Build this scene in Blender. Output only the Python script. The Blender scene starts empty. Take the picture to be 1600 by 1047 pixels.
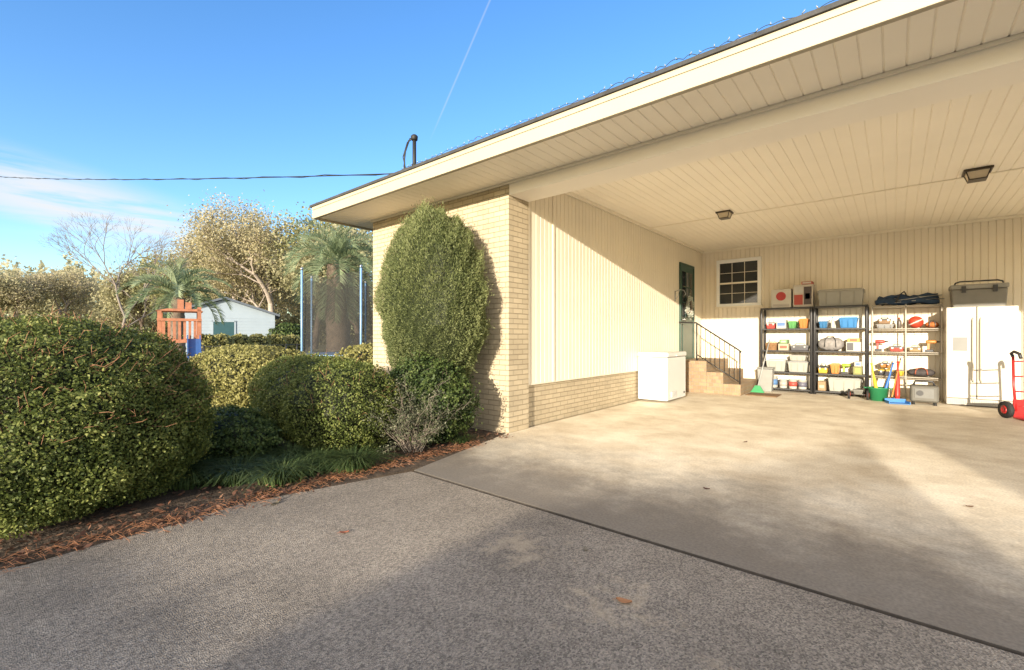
import bpy, math, random
import numpy as np
from mathutils import Vector, Matrix
R=math.radians
random.seed(7); rng=np.random.default_rng(7)
scene=bpy.context.scene
C=scene.collection
S40,C40=math.sin(R(40)),math.cos(R(40)); F=711.0; H=1.25
def W(px,d,z=0):
    u=(px-800)/F; return Vector((d*(-S40+u*C40), d*(C40+u*S40), z))
def XA(px,Y):
    u=(px-800)/F; return Y*(-S40+u*C40)/(C40+u*S40)

# ---------------------------------------------------------------- materials
def nn(nt,t,**k):
    n=nt.nodes.new(t)
    for a,b in k.items(): setattr(n,a,b)
    return n
def newmat(name):
    m=bpy.data.materials.new(name); m.use_nodes=True
    nt=m.node_tree; b=nt.nodes['Principled BSDF']; return m,nt,b
_m={}
def mat(name,col,rough=.6,var=.1,scale=5,bump=0,bscale=60,metal=0,alpha=None):
    if name in _m: return _m[name]
    m,nt,b=newmat(name)
    tc=nn(nt,'ShaderNodeTexCoord'); no=nn(nt,'ShaderNodeTexNoise'); no.inputs['Scale'].default_value=scale; no.inputs['Detail'].default_value=6
    nt.links.new(tc.outputs['Object'],no.inputs['Vector'])
    mx=nn(nt,'ShaderNodeMixRGB'); 
    mr=nn(nt,'ShaderNodeMapRange'); mr.inputs[1].default_value=.3; mr.inputs[2].default_value=.7
    nt.links.new(no.outputs['Fac'],mr.inputs[0]); nt.links.new(mr.outputs[0],mx.inputs[0])
    mx.inputs[1].default_value=(*[max(0,c*(1-var)) for c in col],1); mx.inputs[2].default_value=(*[min(1,c*(1+var)) for c in col],1)
    nt.links.new(mx.outputs[0],b.inputs['Base Color'])
    b.inputs['Roughness'].default_value=rough; b.inputs['Metallic'].default_value=metal
    if bump:
        n2=nn(nt,'ShaderNodeTexNoise'); n2.inputs['Scale'].default_value=bscale; nt.links.new(tc.outputs['Object'],n2.inputs['Vector'])
        bp=nn(nt,'ShaderNodeBump'); bp.inputs['Strength'].default_value=bump; bp.inputs['Distance'].default_value=.01
        nt.links.new(n2.outputs['Fac'],bp.inputs['Height']); nt.links.new(bp.outputs[0],b.inputs['Normal'])
    if alpha is not None: b.inputs['Alpha'].default_value=alpha
    _m[name]=m; return m
def pl(col,rough=.4): return mat('plastic_%d_%d_%d'%tuple(int(c*100) for c in col),[c*.85 for c in col],rough,.07,9)
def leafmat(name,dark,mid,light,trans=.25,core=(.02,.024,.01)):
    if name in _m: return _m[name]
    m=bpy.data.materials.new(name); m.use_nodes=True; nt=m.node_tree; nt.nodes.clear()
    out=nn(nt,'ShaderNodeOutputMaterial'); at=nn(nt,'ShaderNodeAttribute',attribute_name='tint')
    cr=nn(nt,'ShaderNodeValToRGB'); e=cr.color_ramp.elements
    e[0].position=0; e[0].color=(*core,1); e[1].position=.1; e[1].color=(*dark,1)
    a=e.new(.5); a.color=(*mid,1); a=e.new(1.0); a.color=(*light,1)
    nt.links.new(at.outputs['Fac'],cr.inputs[0])
    d=nn(nt,'ShaderNodeBsdfPrincipled'); d.inputs['Roughness'].default_value=.55; t=nn(nt,'ShaderNodeBsdfTranslucent'); mx=nn(nt,'ShaderNodeMixShader'); mx.inputs[0].default_value=trans
    d.inputs['Specular IOR Level'].default_value=.3
    nt.links.new(cr.outputs[0],d.inputs['Base Color']); nt.links.new(cr.outputs[0],t.inputs['Color'])
    nt.links.new(d.outputs[0],mx.inputs[1]); nt.links.new(t.outputs[0],mx.inputs[2]); nt.links.new(mx.outputs[0],out.inputs[0])
    _m[name]=m; return m
def brickmat(name,c1,c2,mortar,bump=.6,w=.2,h=.068):
    m,nt,b=newmat(name)
    uv=nn(nt,'ShaderNodeUVMap'); uv.uv_map='UVMap'
    br=nn(nt,'ShaderNodeTexBrick'); nt.links.new(uv.outputs[0],br.inputs['Vector'])
    br.inputs['Scale'].default_value=1; br.inputs['Brick Width'].default_value=w; br.inputs['Row Height'].default_value=h; br.inputs['Mortar Size'].default_value=.006
    br.inputs['Mortar Smooth'].default_value=.3; br.inputs['Color1'].default_value=(*c1,1); br.inputs['Color2'].default_value=(*c2,1); br.inputs['Mortar'].default_value=(*mortar,1)
    no=nn(nt,'ShaderNodeTexNoise'); no.inputs['Scale'].default_value=2.5; no.inputs['Detail'].default_value=8; nt.links.new(uv.outputs[0],no.inputs['Vector'])
    mx=nn(nt,'ShaderNodeMixRGB',blend_type='MULTIPLY'); mx.inputs[0].default_value=.35
    nt.links.new(br.outputs['Color'],mx.inputs[1]); nt.links.new(no.outputs['Fac'],mx.inputs[2]); 
    g=nn(nt,'ShaderNodeMixRGB',blend_type='MULTIPLY'); g.inputs[0].default_value=1; g.inputs[2].default_value=(1.2,1.2,1.2,1)
    nt.links.new(mx.outputs[0],g.inputs[1]); nt.links.new(g.outputs[0],b.inputs['Base Color'])
    n2=nn(nt,'ShaderNodeTexNoise'); n2.inputs['Scale'].default_value=70; nt.links.new(uv.outputs[0],n2.inputs['Vector'])
    ma=nn(nt,'ShaderNodeMath',operation='MULTIPLY_ADD'); ma.inputs[1].default_value=-1; nt.links.new(br.outputs['Fac'],ma.inputs[0])
    m3=nn(nt,'ShaderNodeMath',operation='MULTIPLY'); m3.inputs[1].default_value=.4; nt.links.new(n2.outputs['Fac'],m3.inputs[0]); nt.links.new(m3.outputs[0],ma.inputs[2])
    bp=nn(nt,'ShaderNodeBump'); bp.inputs['Strength'].default_value=bump; bp.inputs['Distance'].default_value=.007
    nt.links.new(ma.outputs[0],bp.inputs['Height']); nt.links.new(bp.outputs[0],b.inputs['Normal']); b.inputs['Roughness'].default_value=.75
    return m

M_siding=mat('cream_vinyl',(.81,.73,.59),.45,.04,1.5)
M_ceil=mat('cream_ceiling_vinyl',(.95,.885,.76),.5,.03,1.0)
M_white=mat('cream_trim_paint',(.86,.79,.65),.45,.04,2)
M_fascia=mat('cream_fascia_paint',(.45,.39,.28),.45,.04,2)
M_beam=mat('beam_metal',(.92,.86,.75),.45,.04,1)
M_brick=brickmat('painted_brick',(.54,.45,.31),(.46,.38,.26),(.33,.27,.18),.9)
M_stepbrick=brickmat('tan_brick',(.28,.18,.105),(.36,.25,.145),(.30,.27,.21),.9,.1,.08)
M_roof=mat('dark_shingle',(.05,.05,.05),.8,.3,8,.5)
M_black=mat('black_plastic',(.03,.03,.032),.45,.1,5)
M_blackmetal=mat('black_metal',(.03,.03,.03),.35,.1,5)
M_appl=mat('appliance_white',(.56,.53,.46),.3,.03,3)
M_applw=mat('freezer_white',(.70,.70,.68),.25,.02,3)
M_glass=mat('dark_glass',(.02,.025,.03),.05,.1,2)
M_green=mat('dark_green_paint',(.02,.07,.05),.35,.1,3)
M_clear=mat('clear_plastic',(.36,.36,.32),.2,.05,4)
M_rubber=mat('rubber',(.02,.02,.02),.8,.1,6)
M_steel=mat('steel',(.45,.45,.45),.3,.05,5,metal=.9)
M_bronze=mat('bronze_metal',(.05,.035,.02),.4,.2,8)
M_frost=mat('frosted_glass',(.6,.5,.35),.2,.1,5)
M_bark=mat('bark',(.14,.105,.08),.9,.35,7,.8,20)
M_barkg=mat('grey_bark',(.34,.29,.25),.9,.25,6,.5,20)
M_wire=mat('cable_black',(.012,.012,.012),.6,.1)

# ---------------------------------------------------------------- mesh builder
class MB:
    def __init__(s): s.v=[]; s.f=[]; s.m=[]; s.s=[]
    def add(s,vs,fs,mi=0,sm=False):
        o=len(s.v); s.v+= [tuple(v) for v in vs]
        for f in fs: s.f.append(tuple(i+o for i in f)); s.m.append(mi); s.s.append(sm)
        return s
    def box(s,x0,x1,y0,y1,z0,z1,mi=0,taper=0,M=None):
        t=taper
        vs=[Vector(p) for p in ((x0+t,y0+t,z0),(x1-t,y0+t,z0),(x1-t,y1-t,z0),(x0+t,y1-t,z0),(x0,y0,z1),(x1,y0,z1),(x1,y1,z1),(x0,y1,z1))]
        if M is not None: vs=[M@v for v in vs]
        return s.add(vs,[(0,3,2,1),(4,5,6,7),(0,1,5,4),(1,2,6,5),(2,3,7,6),(3,0,4,7)],mi)
    def tube(s,pts,r,seg=8,mi=0,cap=True):
        pts=[Vector(p) for p in pts]; n=len(pts)
        rs=r if isinstance(r,(list,tuple)) else [r]*n
        vs=[];fs=[]; up=None
        for i,p in enumerate(pts):
            t=(pts[min(i+1,n-1)]-pts[max(i-1,0)])
            if t.length<1e-9: t=Vector((0,0,1))
            t.normalize()
            if up is None: up=Vector((0,0,1)) if abs(t.z)<.9 else Vector((1,0,0))
            a=t.cross(up); 
            if a.length<1e-6: a=t.cross(Vector((.3,.9,.2)))
            a.normalize(); b=t.cross(a).normalized()
            up=a.cross(t)
            for k in range(seg):
                q=2*math.pi*k/seg; vs.append(p+(a*math.cos(q)+b*math.sin(q))*rs[i])
        for i in range(n-1):
            for k in range(seg):
                k2=(k+1)%seg; fs.append((i*seg+k,i*seg+k2,(i+1)*seg+k2,(i+1)*seg+k))
        s.add(vs,fs,mi,True)
        if cap:
            o=len(s.v)-len(vs)
            s.f.append(tuple(o+k for k in range(seg))[::-1]); s.m.append(mi); s.s.append(False)
            s.f.append(tuple(o+(n-1)*seg+k for k in range(seg))); s.m.append(mi); s.s.append(False)
        return s
    def lathe(s,prof,c=(0,0,0),seg=20,mi=0,axis='z'):
        vs=[];fs=[];n=len(prof)
        for r,z in prof:
            for k in range(seg):
                q=2*math.pi*k/seg; a,b=r*math.cos(q),r*math.sin(q)
                if axis=='z': p=(a,b,z)
                elif axis=='x': p=(z,a,b)
                else: p=(a,z,b)
                vs.append((p[0]+c[0],p[1]+c[1],p[2]+c[2]))
        for i in range(n-1):
            for k in range(seg):
                k2=(k+1)%seg; fs.append((i*seg+k,i*seg+k2,(i+1)*seg+k2,(i+1)*seg+k))
        s.add(vs,fs,mi,True)
        o=len(s.v)-len(vs)
        s.f.append(tuple(o+k for k in range(seg))[::-1]); s.m.append(mi); s.s.append(False)
        s.f.append(tuple(o+(n-1)*seg+k for k in range(seg))); s.m.append(mi); s.s.append(False)
        return s
    def prism(s,poly,z0,z1,mi=0):
        n=len(poly); vs=[(x,y,z0) for x,y in poly]+[(x,y,z1) for x,y in poly]
        return s.add(vs,[tuple(range(n))[::-1],tuple(range(n,2*n))]+[(i,(i+1)%n,n+(i+1)%n,n+i) for i in range(n)],mi)
    def ribbed(s,o,u,v,n,L,Hh,pitch,gw,dep,mi=0):
        o,u,v,n=[Vector(a) for a in (o,u,v,n)]
        xs=[];t=0
        while t<L-1e-6:
            e=min(t+pitch,L)
            xs+=[(t,0),(max(t,e-gw),0),(e-gw*.6,-dep),(e-gw*.4,-dep)]; t=e
        xs.append((L,0))
        vs=[o+u*a+n*b for a,b in xs]+[o+u*a+n*b+v*Hh for a,b in xs]
        k=len(xs); flip=u.cross(v).dot(n)<0
        fs=[(i,i+1,k+i+1,k+i) if not flip else (i,k+i,k+i+1,i+1) for i in range(k-1)]
        return s.add(vs,fs,mi)
    def build(s,name,mats,parent=None,loc=None,rz=0,bevel=0,uv=False):
        me=bpy.data.meshes.new(name); me.from_pydata(s.v,[],s.f)
        if not isinstance(mats,(list,tuple)): mats=[mats]
        for m in mats: me.materials.append(m)
        me.polygons.foreach_set('material_index',s.m); me.polygons.foreach_set('use_smooth',s.s)
        if uv:
            l=me.uv_layers.new(name='UVMap')
            for p in me.polygons:
                n=p.normal
                for li in p.loop_indices:
                    c=me.vertices[me.loops[li].vertex_index].co
                    if abs(n.z)>.7: l.data[li].uv=(c.x,c.y)
                    elif abs(n.x)>abs(n.y): l.data[li].uv=(c.y,c.z)
                    else: l.data[li].uv=(c.x,c.z)
        me.update()
        o=bpy.data.objects.new(name,me); C.objects.link(o)
        if parent is not None: o.parent=parent
        if loc is not None: o.location=loc
        if rz: o.rotation_euler=(0,0,rz)
        if bevel:
            b=o.modifiers.new('bevel','BEVEL'); b.width=bevel; b.segments=2; b.limit_method='ANGLE'; b.angle_limit=R(40)
        return o
def tag(o,label,cat,group=None):
    o['label']=label; o['category']=cat
    if group: o['group']=group
    return o
def thing(name,label,cat,loc=(0,0,0),rz=0,group=None):
    o=bpy.data.objects.new(name,None); o.empty_display_size=.1; C.objects.link(o); o.location=loc; o.rotation_euler=(0,0,rz); return tag(o,label,cat,group)
def struct(o): o['kind']='structure'; return o

# ---------------------------------------------------------------- leaves (numpy)
def quads_obj(name,V,tint,mats,parent=None,loc=None,extra=None):
    N=V.shape[0]
    me=bpy.data.meshes.new(name)
    me.vertices.add(4*N); me.vertices.foreach_set('co',V.reshape(-1).astype(np.float32))
    me.loops.add(4*N); me.loops.foreach_set('vertex_index',np.arange(4*N,dtype=np.int32))
    me.polygons.add(N); me.polygons.foreach_set('loop_start',np.arange(0,4*N,4,dtype=np.int32)); 
    try: me.polygons.foreach_set('loop_total',np.full(N,4,dtype=np.int32))
    except Exception: pass
    a=me.attributes.new('tint','FLOAT','FACE'); a.data.foreach_set('value',tint.astype(np.float32))
    me.materials.append(mats); me.update(calc_edges=True); me.validate()
    o=bpy.data.objects.new(name,me); C.objects.link(o)
    if parent is not None: o.parent=parent
    if loc is not None: o.location=loc
    return o
def leafquads(P,Nr,size,aspect=.5,jit=.8,sv=.35,tdir=None):
    N=len(P)
    n=Nr+rng.normal(0,jit,(N,3)); n/=np.linalg.norm(n,axis=1)[:,None]+1e-9
    if tdir is None: t=np.cross(n,rng.normal(0,1,(N,3)))
    else: t=tdir+rng.normal(0,.45,(N,3)); n=np.cross(t,rng.normal(0,1,(N,3))); n/=np.linalg.norm(n,axis=1)[:,None]+1e-9
    t/=np.linalg.norm(t,axis=1)[:,None]+1e-9
    b=np.cross(n,t)
    s=(size*(1+rng.uniform(-sv,sv,N)))[:,None]
    V=np.empty((N,4,3)); V[:,0]=P-t*s; V[:,1]=P-b*s*aspect; V[:,2]=P+t*s; V[:,3]=P+b*s*aspect
    return V
def lump(D,seed,k=1.0,amp=.1):
    r=np.random.default_rng(seed); o=np.zeros(len(D))
    for i in range(7):
        w=r.normal(0,1,3)*(2.2+i*1.3)*k; o+=np.sin(D@w+r.uniform(0,6))/(1+.45*i)
    return 1+amp*o/2.2
def core_quads(fn,nu=28,nv=14,scale=.86):
    th=np.linspace(0,2*np.pi,nu+1); ph=np.linspace(0,np.pi,nv+1)
    T,Pp=np.meshgrid(th,ph); D=np.stack([np.sin(Pp)*np.cos(T),np.sin(Pp)*np.sin(T),np.cos(Pp)],-1).reshape(-1,3)
    Q=fn(D,scale).reshape(nv+1,nu+1,3)
    V=np.stack([Q[:-1,:-1],Q[1:,:-1],Q[1:,1:],Q[:-1,1:]],2).reshape(-1,4,3)
    return V
def bush(name,label,loc,rad,zc,m,n=15000,size=.02,p=2.3,amp=.08,seed=1,group=None,twigs=0,twigmat=None,profile=None,cat='bush',k=1.0,stems=True,core=.86,aspect=.55,fineamp=.05,outward=False,spr=.07,lobes=None):
    t=thing(name,label,cat,loc,0,group)
    allV=[];allT=[]
    L_=lobes or [((0,0,0),rad)]
    tot=sum(l[1][0]*l[1][2] for l in L_)
    for li,(off,rd) in enumerate(L_):
        rd=np.array(rd,float); c=np.array([off[0],off[1],zc+off[2]])
        def fn(D,sc,rd=rd,c=c,li=li):
            q=(np.abs(D)**p).sum(1)**(-1/p)
            lm=lump(D,seed+li*7,k,amp)
            Q=D*(q*lm*sc)[:,None]
            if profile is not None:
                f=profile(Q[:,2]); Q=Q.copy(); Q[:,0]*=f; Q[:,1]*=f
            Q=Q*rd+c
            Q[:,2]=np.maximum(Q[:,2],.02)
            return Q
        ni=int(n*rd[0]*rd[2]/tot)
        D=rng.normal(0,1,(ni,3)); D/=np.linalg.norm(D,axis=1)[:,None]
        dep=rng.random(ni)**2.2*.2; out=rng.random(ni)<.08
        fine=lump(D,seed+50+li,k*4.5,fineamp)
        P=fn(D,1)
        P=c+(P-c)*((1.0-dep+out*rng.uniform(0,spr,ni))*fine)[:,None]
        keep=P[:,2]>.03; P=P[keep]; D=D[keep]; dep=dep[keep]; fine=fine[keep]
        V=leafquads(P,D,size,aspect,.9,tdir=(D*.8+np.array([0,0,.5])) if outward else None)
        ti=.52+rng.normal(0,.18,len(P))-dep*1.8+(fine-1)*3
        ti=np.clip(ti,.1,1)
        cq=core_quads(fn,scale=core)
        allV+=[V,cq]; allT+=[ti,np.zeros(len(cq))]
        if twigs:
            tw=int(twigs/len(L_)); mb=MB(); Dt=rng.normal(0,1,(tw,3)); Dt[:,2]=np.abs(Dt[:,2])*.9; Dt/=np.linalg.norm(Dt,axis=1)[:,None]
            A=fn(Dt,.9); B=fn(Dt,1.0)
            for i in range(tw):
                a=Vector(A[i]); b=Vector(B[i])+Vector((0,0,.02))+Vector(rng.normal(0,.035,3)); e=b+(b-a).normalized()*random.uniform(.0,.05)+Vector(rng.normal(0,.02,3))
                mb.tube([a,b,e],[.0022,.0016,.001],4,cap=False)
            mb.build('twigs',twigmat or M_bark,t)
    quads_obj('foliage',np.concatenate(allV),np.concatenate(allT),m,t)
    if stems:
        mb=MB(); rd=L_[0][1]
        for i in range(4):
            a=i*1.57+.4; mb.tube([(0.0,.0,-.05),(0.05*math.cos(a),.05*math.sin(a),.03),(.3*rd[0]*math.cos(a),.3*rd[1]*math.sin(a),zc)],[.03,.03,.015],6)
        mb.build('stem',M_bark,t)
    return t

def tree(name,label,loc,h,m,seed,bark=M_bark,leaf_n=4000,leaf=.22,depth=5,spread=.55,trunk_h=.28,rad=None,group=None,cat='tree',sig=.06,lean=0):
    rnd=random.Random(seed); mb=MB(); tips=[]
    rad=rad or h*.018
    def grow(p,d,L,r,k):
        pts=[p];rs=[r]; q=p
        for i in range(3):
            d=(d+Vector((rnd.gauss(0,.13),rnd.gauss(0,.13),rnd.gauss(.03,.07)))).normalized()
            q=q+d*L/3; pts.append(q); rs.append(r*(1-.13*(i+1)))
        mb.tube(pts,rs,7 if k>depth-2 else 4,cap=False)
        if k<=2: tips.extend([pts[-1],pts[-2]])
        if k==0: return
        nb=rnd.choice((2,3,3)) if k>1 else 3
        a0=rnd.uniform(0,6.28)
        for j in range(nb):
            a=a0+j*6.28/nb+rnd.uniform(-.4,.4); e=Vector((math.cos(a),math.sin(a),0)); e=(e-d*e.dot(d)).normalized()
            nd=(d+e*rnd.uniform(.45,1.0)*spread*1.35).normalized()
            grow(q if j else q,nd,L*rnd.uniform(.62,.85),r*.62,k-1)
        if k>2:
            e=Vector((rnd.gauss(0,1),rnd.gauss(0,1),.3)).normalized(); grow(pts[2],(d*.5+e).normalized(),L*.55,r*.4,k-2)
    grow(Vector((0,0,-.1)),Vector((lean,0,1)).normalized(),h*trunk_h,rad,depth)
    zs=max(t.z for t in tips); s=h/zs
    mb.v=[(a*s,b*s,c*s) for a,b,c in mb.v]
    t=thing(name,label,cat,loc,0,group)
    mb.build('trunk',bark,t)
    if leaf_n:
        T=np.array([[q.x*s,q.y*s,q.z*s] for q in tips]); idx=rng.integers(0,len(T),leaf_n)
        ct=rng.normal(0,.14,len(T))
        P=T[idx]+rng.normal(0,h*sig,(leaf_n,3))*np.array([1,1,.75])
        P[:,2]=np.maximum(P[:,2],h*.08)
        V=leafquads(P,np.tile([0.2,-.5,.4],(leaf_n,1)),leaf,.6,1)
        ti=np.clip(.5+ct[idx]+rng.normal(0,.14,leaf_n)+(P[:,2]/h-.6)*.35,.1,1)
        quads_obj('crown',V,ti,m,t)
    return t

# ---------------------------------------------------------------- leaf materials
L_box=leafmat('boxwood_leaf',(.045,.066,.016),(.125,.16,.036),(.29,.30,.09))
L_box2=leafmat('dark_boxwood_leaf',(.02,.038,.012),(.06,.095,.025),(.15,.19,.055))
L_gold=leafmat('golden_leaf',(.11,.105,.03),(.28,.265,.085),(.42,.39,.16))
L_cone=leafmat('conifer_leaf',(.06,.08,.028),(.17,.20,.075),(.34,.36,.16),.3,(.035,.045,.018))
L_grey=leafmat('grey_leaf',(.04,.05,.025),(.10,.11,.06),(.22,.22,.15))
L_win=leafmat('winter_tree_leaf',(.24,.22,.12),(.40,.36,.21),(.55,.48,.31),.35,(.05,.04,.03))
L_oliv=leafmat('olive_tree_leaf',(.17,.175,.075),(.30,.30,.14),(.44,.42,.22),.4)
L_for=leafmat('forest_leaf',(.22,.21,.11),(.36,.34,.19),(.49,.455,.29),.4)
L_palm=leafmat('palm_leaf',(.08,.11,.06),(.20,.26,.14),(.36,.42,.27),.25)
L_grass=leafmat('liriope_leaf',(.02,.038,.012),(.05,.085,.025),(.13,.17,.06),.2)
L_litter=leafmat('litter_leaf',(.06,.03,.02),(.17,.08,.05),(.34,.20,.13),.1)

# ---------------------------------------------------------------- ground
def ground_materials():
    m,nt,b=newmat('worn_asphalt'); L=nt.links
    tc=nn(nt,'ShaderNodeTexCoord')
    v=nn(nt,'ShaderNodeTexVoronoi'); v.inputs['Scale'].default_value=145; L.new(tc.outputs['Object'],v.inputs['Vector'])
    cr=nn(nt,'ShaderNodeValToRGB'); L.new(v.outputs['Color'],cr.inputs[0]); e=cr.color_ramp.elements
    e[0].position=.1; e[0].color=(.13,.113,.095,1); e[1].position=.9; e[1].color=(.47,.405,.325,1)
    n1=nn(nt,'ShaderNodeTexNoise'); n1.inputs['Scale'].default_value=1.1; n1.inputs['Detail'].default_value=8; n1.inputs['Roughness'].default_value=.65; L.new(tc.outputs['Object'],n1.inputs['Vector'])
    mr=nn(nt,'ShaderNodeMapRange'); mr.inputs[1].default_value=.3; mr.inputs[2].default_value=.7; mr.inputs[3].default_value=.66; mr.inputs[4].default_value=1.2; L.new(n1.outputs['Fac'],mr.inputs[0])
    mx=nn(nt,'ShaderNodeMixRGB',blend_type='MULTIPLY'); mx.inputs[0].default_value=1; L.new(cr.outputs[0],mx.inputs[1]); L.new(mr.outputs[0],mx.inputs[2])
    def patch(cen,rad,seed,thr):
        n2=nn(nt,'ShaderNodeTexNoise'); n2.inputs['Scale'].default_value=9; n2.inputs['Detail'].default_value=10; n2.inputs['Roughness'].default_value=.7
        mpn=nn(nt,'ShaderNodeMapping'); mpn.inputs['Location'].default_value=(seed,seed*2,0); L.new(tc.outputs['Object'],mpn.inputs[0]); L.new(mpn.outputs[0],n2.inputs['Vector'])
        d=nn(nt,'ShaderNodeVectorMath',operation='DISTANCE'); L.new(tc.outputs['Object'],d.inputs[0]); d.inputs[1].default_value=cen
        mr2=nn(nt,'ShaderNodeMapRange'); mr2.inputs[1].default_value=rad; mr2.inputs[2].default_value=0; mr2.inputs[3].default_value=-.2; mr2.inputs[4].default_value=.16; L.new(d.outputs['Value'],mr2.inputs[0])
        ad=nn(nt,'ShaderNodeMath',operation='ADD'); L.new(n2.outputs['Fac'],ad.inputs[0]); L.new(mr2.outputs[0],ad.inputs[1])
        mr3=nn(nt,'ShaderNodeMapRange'); mr3.inputs[1].default_value=thr; mr3.inputs[2].default_value=thr+.16; mr3.inputs[4].default_value=.5; L.new(ad.outputs[0],mr3.inputs[0]); return mr3.outputs[0]
    last=mx.outputs[0]
    for cen,rad,sd,th in (((-1.72,2.12,0),.6,1,.52),((-1.0,1.95,0),.7,4,.56),((-.45,1.75,0),.35,8,.54)):
        mx2=nn(nt,'ShaderNodeMixRGB'); L.new(patch(cen,rad,sd,th),mx2.inputs[0]); L.new(last,mx2.inputs[1]); mx2.inputs[2].default_value=(.62,.50,.35,1); last=mx2.outputs[0]
    L.new(last,b.inputs['Base Color']); b.inputs['Roughness'].default_value=.85
    bp=nn(nt,'ShaderNodeBump'); bp.inputs['Strength'].default_value=1.0; bp.inputs['Distance'].default_value=.006; L.new(v.outputs['Distance'],bp.inputs['Height']); L.new(bp.outputs[0],b.inputs['Normal'])
    c,nt,b=newmat('stained_concrete'); L=nt.links
    tc=nn(nt,'ShaderNodeTexCoord'); sx=nn(nt,'ShaderNodeSeparateXYZ'); L.new(tc.outputs['Object'],sx.inputs[0])
    n1=nn(nt,'ShaderNodeTexNoise'); n1.inputs['Scale'].default_value=1.6; n1.inputs['Detail'].default_value=10; n1.inputs['Roughness'].default_value=.68; L.new(tc.outputs['Object'],n1.inputs['Vector'])
    cr=nn(nt,'ShaderNodeValToRGB'); L.new(n1.outputs['Fac'],cr.inputs[0]); e=cr.color_ramp.elements
    e[0].position=.3; e[0].color=(.60,.50,.36,1); e[1].position=.62; e[1].color=(.90,.82,.67,1)
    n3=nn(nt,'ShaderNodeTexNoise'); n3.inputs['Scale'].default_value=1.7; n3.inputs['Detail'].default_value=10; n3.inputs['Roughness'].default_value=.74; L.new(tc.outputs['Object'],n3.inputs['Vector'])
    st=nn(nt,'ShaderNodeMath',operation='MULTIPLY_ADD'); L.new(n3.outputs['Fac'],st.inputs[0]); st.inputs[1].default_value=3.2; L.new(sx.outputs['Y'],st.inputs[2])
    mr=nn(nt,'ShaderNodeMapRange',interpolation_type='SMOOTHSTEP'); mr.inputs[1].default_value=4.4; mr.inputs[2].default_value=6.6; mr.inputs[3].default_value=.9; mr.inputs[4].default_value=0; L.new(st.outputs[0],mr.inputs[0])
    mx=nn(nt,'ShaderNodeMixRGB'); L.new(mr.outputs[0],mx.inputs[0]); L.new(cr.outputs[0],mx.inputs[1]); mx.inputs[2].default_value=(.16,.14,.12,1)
    nf=nn(nt,'ShaderNodeTexNoise'); nf.inputs['Scale'].default_value=60; nf.inputs['Detail'].default_value=4; L.new(tc.outputs['Object'],nf.inputs['Vector'])
    mrf=nn(nt,'ShaderNodeMapRange'); mrf.inputs[1].default_value=.3; mrf.inputs[2].default_value=.7; mrf.inputs[3].default_value=.78; mrf.inputs[4].default_value=1.1; L.new(nf.outputs['Fac'],mrf.inputs[0])
    mf=nn(nt,'ShaderNodeMixRGB',blend_type='MULTIPLY'); mf.inputs[0].default_value=1; L.new(mx.outputs[0],mf.inputs[1]); L.new(mrf.outputs[0],mf.inputs[2])
    L.new(mf.outputs[0],b.inputs['Base Color']); b.inputs['Roughness'].default_value=.7
    bp=nn(nt,'ShaderNodeBump'); bp.inputs['Strength'].default_value=.35; bp.inputs['Distance'].default_value=.004; L.new(nf.outputs['Fac'],bp.inputs['Height']); L.new(bp.outputs[0],b.inputs['Normal'])
    return m,c
M_asph,M_conc=ground_materials()
M_lawn=mat('winter_lawn',(.26,.22,.09),.95,.35,2.5,.8,50)
M_mulch=mat('mulch_soil',(.085,.06,.04),.95,.5,12,1,60)
mb=MB(); mb.add([(-400,-400,-.05),(400,-400,-.05),(400,400,-.05),(-400,400,-.05)],[(0,1,2,3)]); struct(mb.build('lawn_ground',M_lawn))
mb=MB(); edge=[]
for i in range(60):
    y=-18+i*(2.655+18)/59; edge.append((-3.72+.05*math.sin(y*3.1)+.03*math.sin(y*9.7)+(.0 if y<1.2 else (y-1.2)*.14),y))
mb.prism([(14,-18),(14,2.68)]+edge[::-1],-.12,-.004); struct(mb.build('asphalt_driveway',M_asph))
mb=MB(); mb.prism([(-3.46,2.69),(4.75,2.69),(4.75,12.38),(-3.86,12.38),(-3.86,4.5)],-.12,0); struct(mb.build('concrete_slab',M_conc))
mb=MB(); mb.box(-3.45,4.75,2.681,2.689,-.1,-.002); struct(mb.build('slab_joint',mat('joint_dirt',(.06,.05,.04),.95,.3,20)))
mb=MB(); mb.prism([(-8.6,-6),(-3.72,-6),(-3.70,1.2),(-3.53,2.7),(-3.47,3.0),(-3.86,4.48),(-8.6,4.48)],-.1,-.006); struct(mb.build('planting_bed',M_mulch))

N=12000
P=np.stack([rng.uniform(-7.5,-3.65,N),rng.uniform(-1.5,4.4,N),rng.uniform(0,.03,N)],1)
w=np.exp(-((P[:,0]+3.9)/.25)**2)*.8+.08; P=P[rng.random(N)<w]
P2=np.stack([rng.normal(-3.78,.08,350),rng.uniform(-1,3.6,350),rng.uniform(0,.012,350)],1)
P=np.concatenate([P,P2])
V=leafquads(P,np.tile([0,0,2.2],(len(P),1)),.022,.5,.6)
o=quads_obj('fallen_leaves',V,np.clip(rng.normal(.45,.28,len(P)),.1,1),L_litter); o['kind']='stuff'; tag(o,'dry reddish brown leaves littering the planting bed edge','leaf litter')
mb=MB()
for i in range(1000):
    x=random.gauss(-3.78,.08); y=random.uniform(-1.2,3.9); a=random.uniform(0,3.14); l=random.uniform(.05,.11)
    mb.tube([(x,y,.006),(x+l*math.cos(a)*.5,y+l*math.sin(a)*.5,random.uniform(.012,.03)),(x+l*math.cos(a),y+l*math.sin(a),.006)],.0011,3,cap=False)
o=mb.build('pine_straw',mat('pine_straw',(.42,.19,.09),.8,.3,9)); o['kind']='stuff'; tag(o,'orange brown pine needles along the driveway edge','pine straw')

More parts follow.
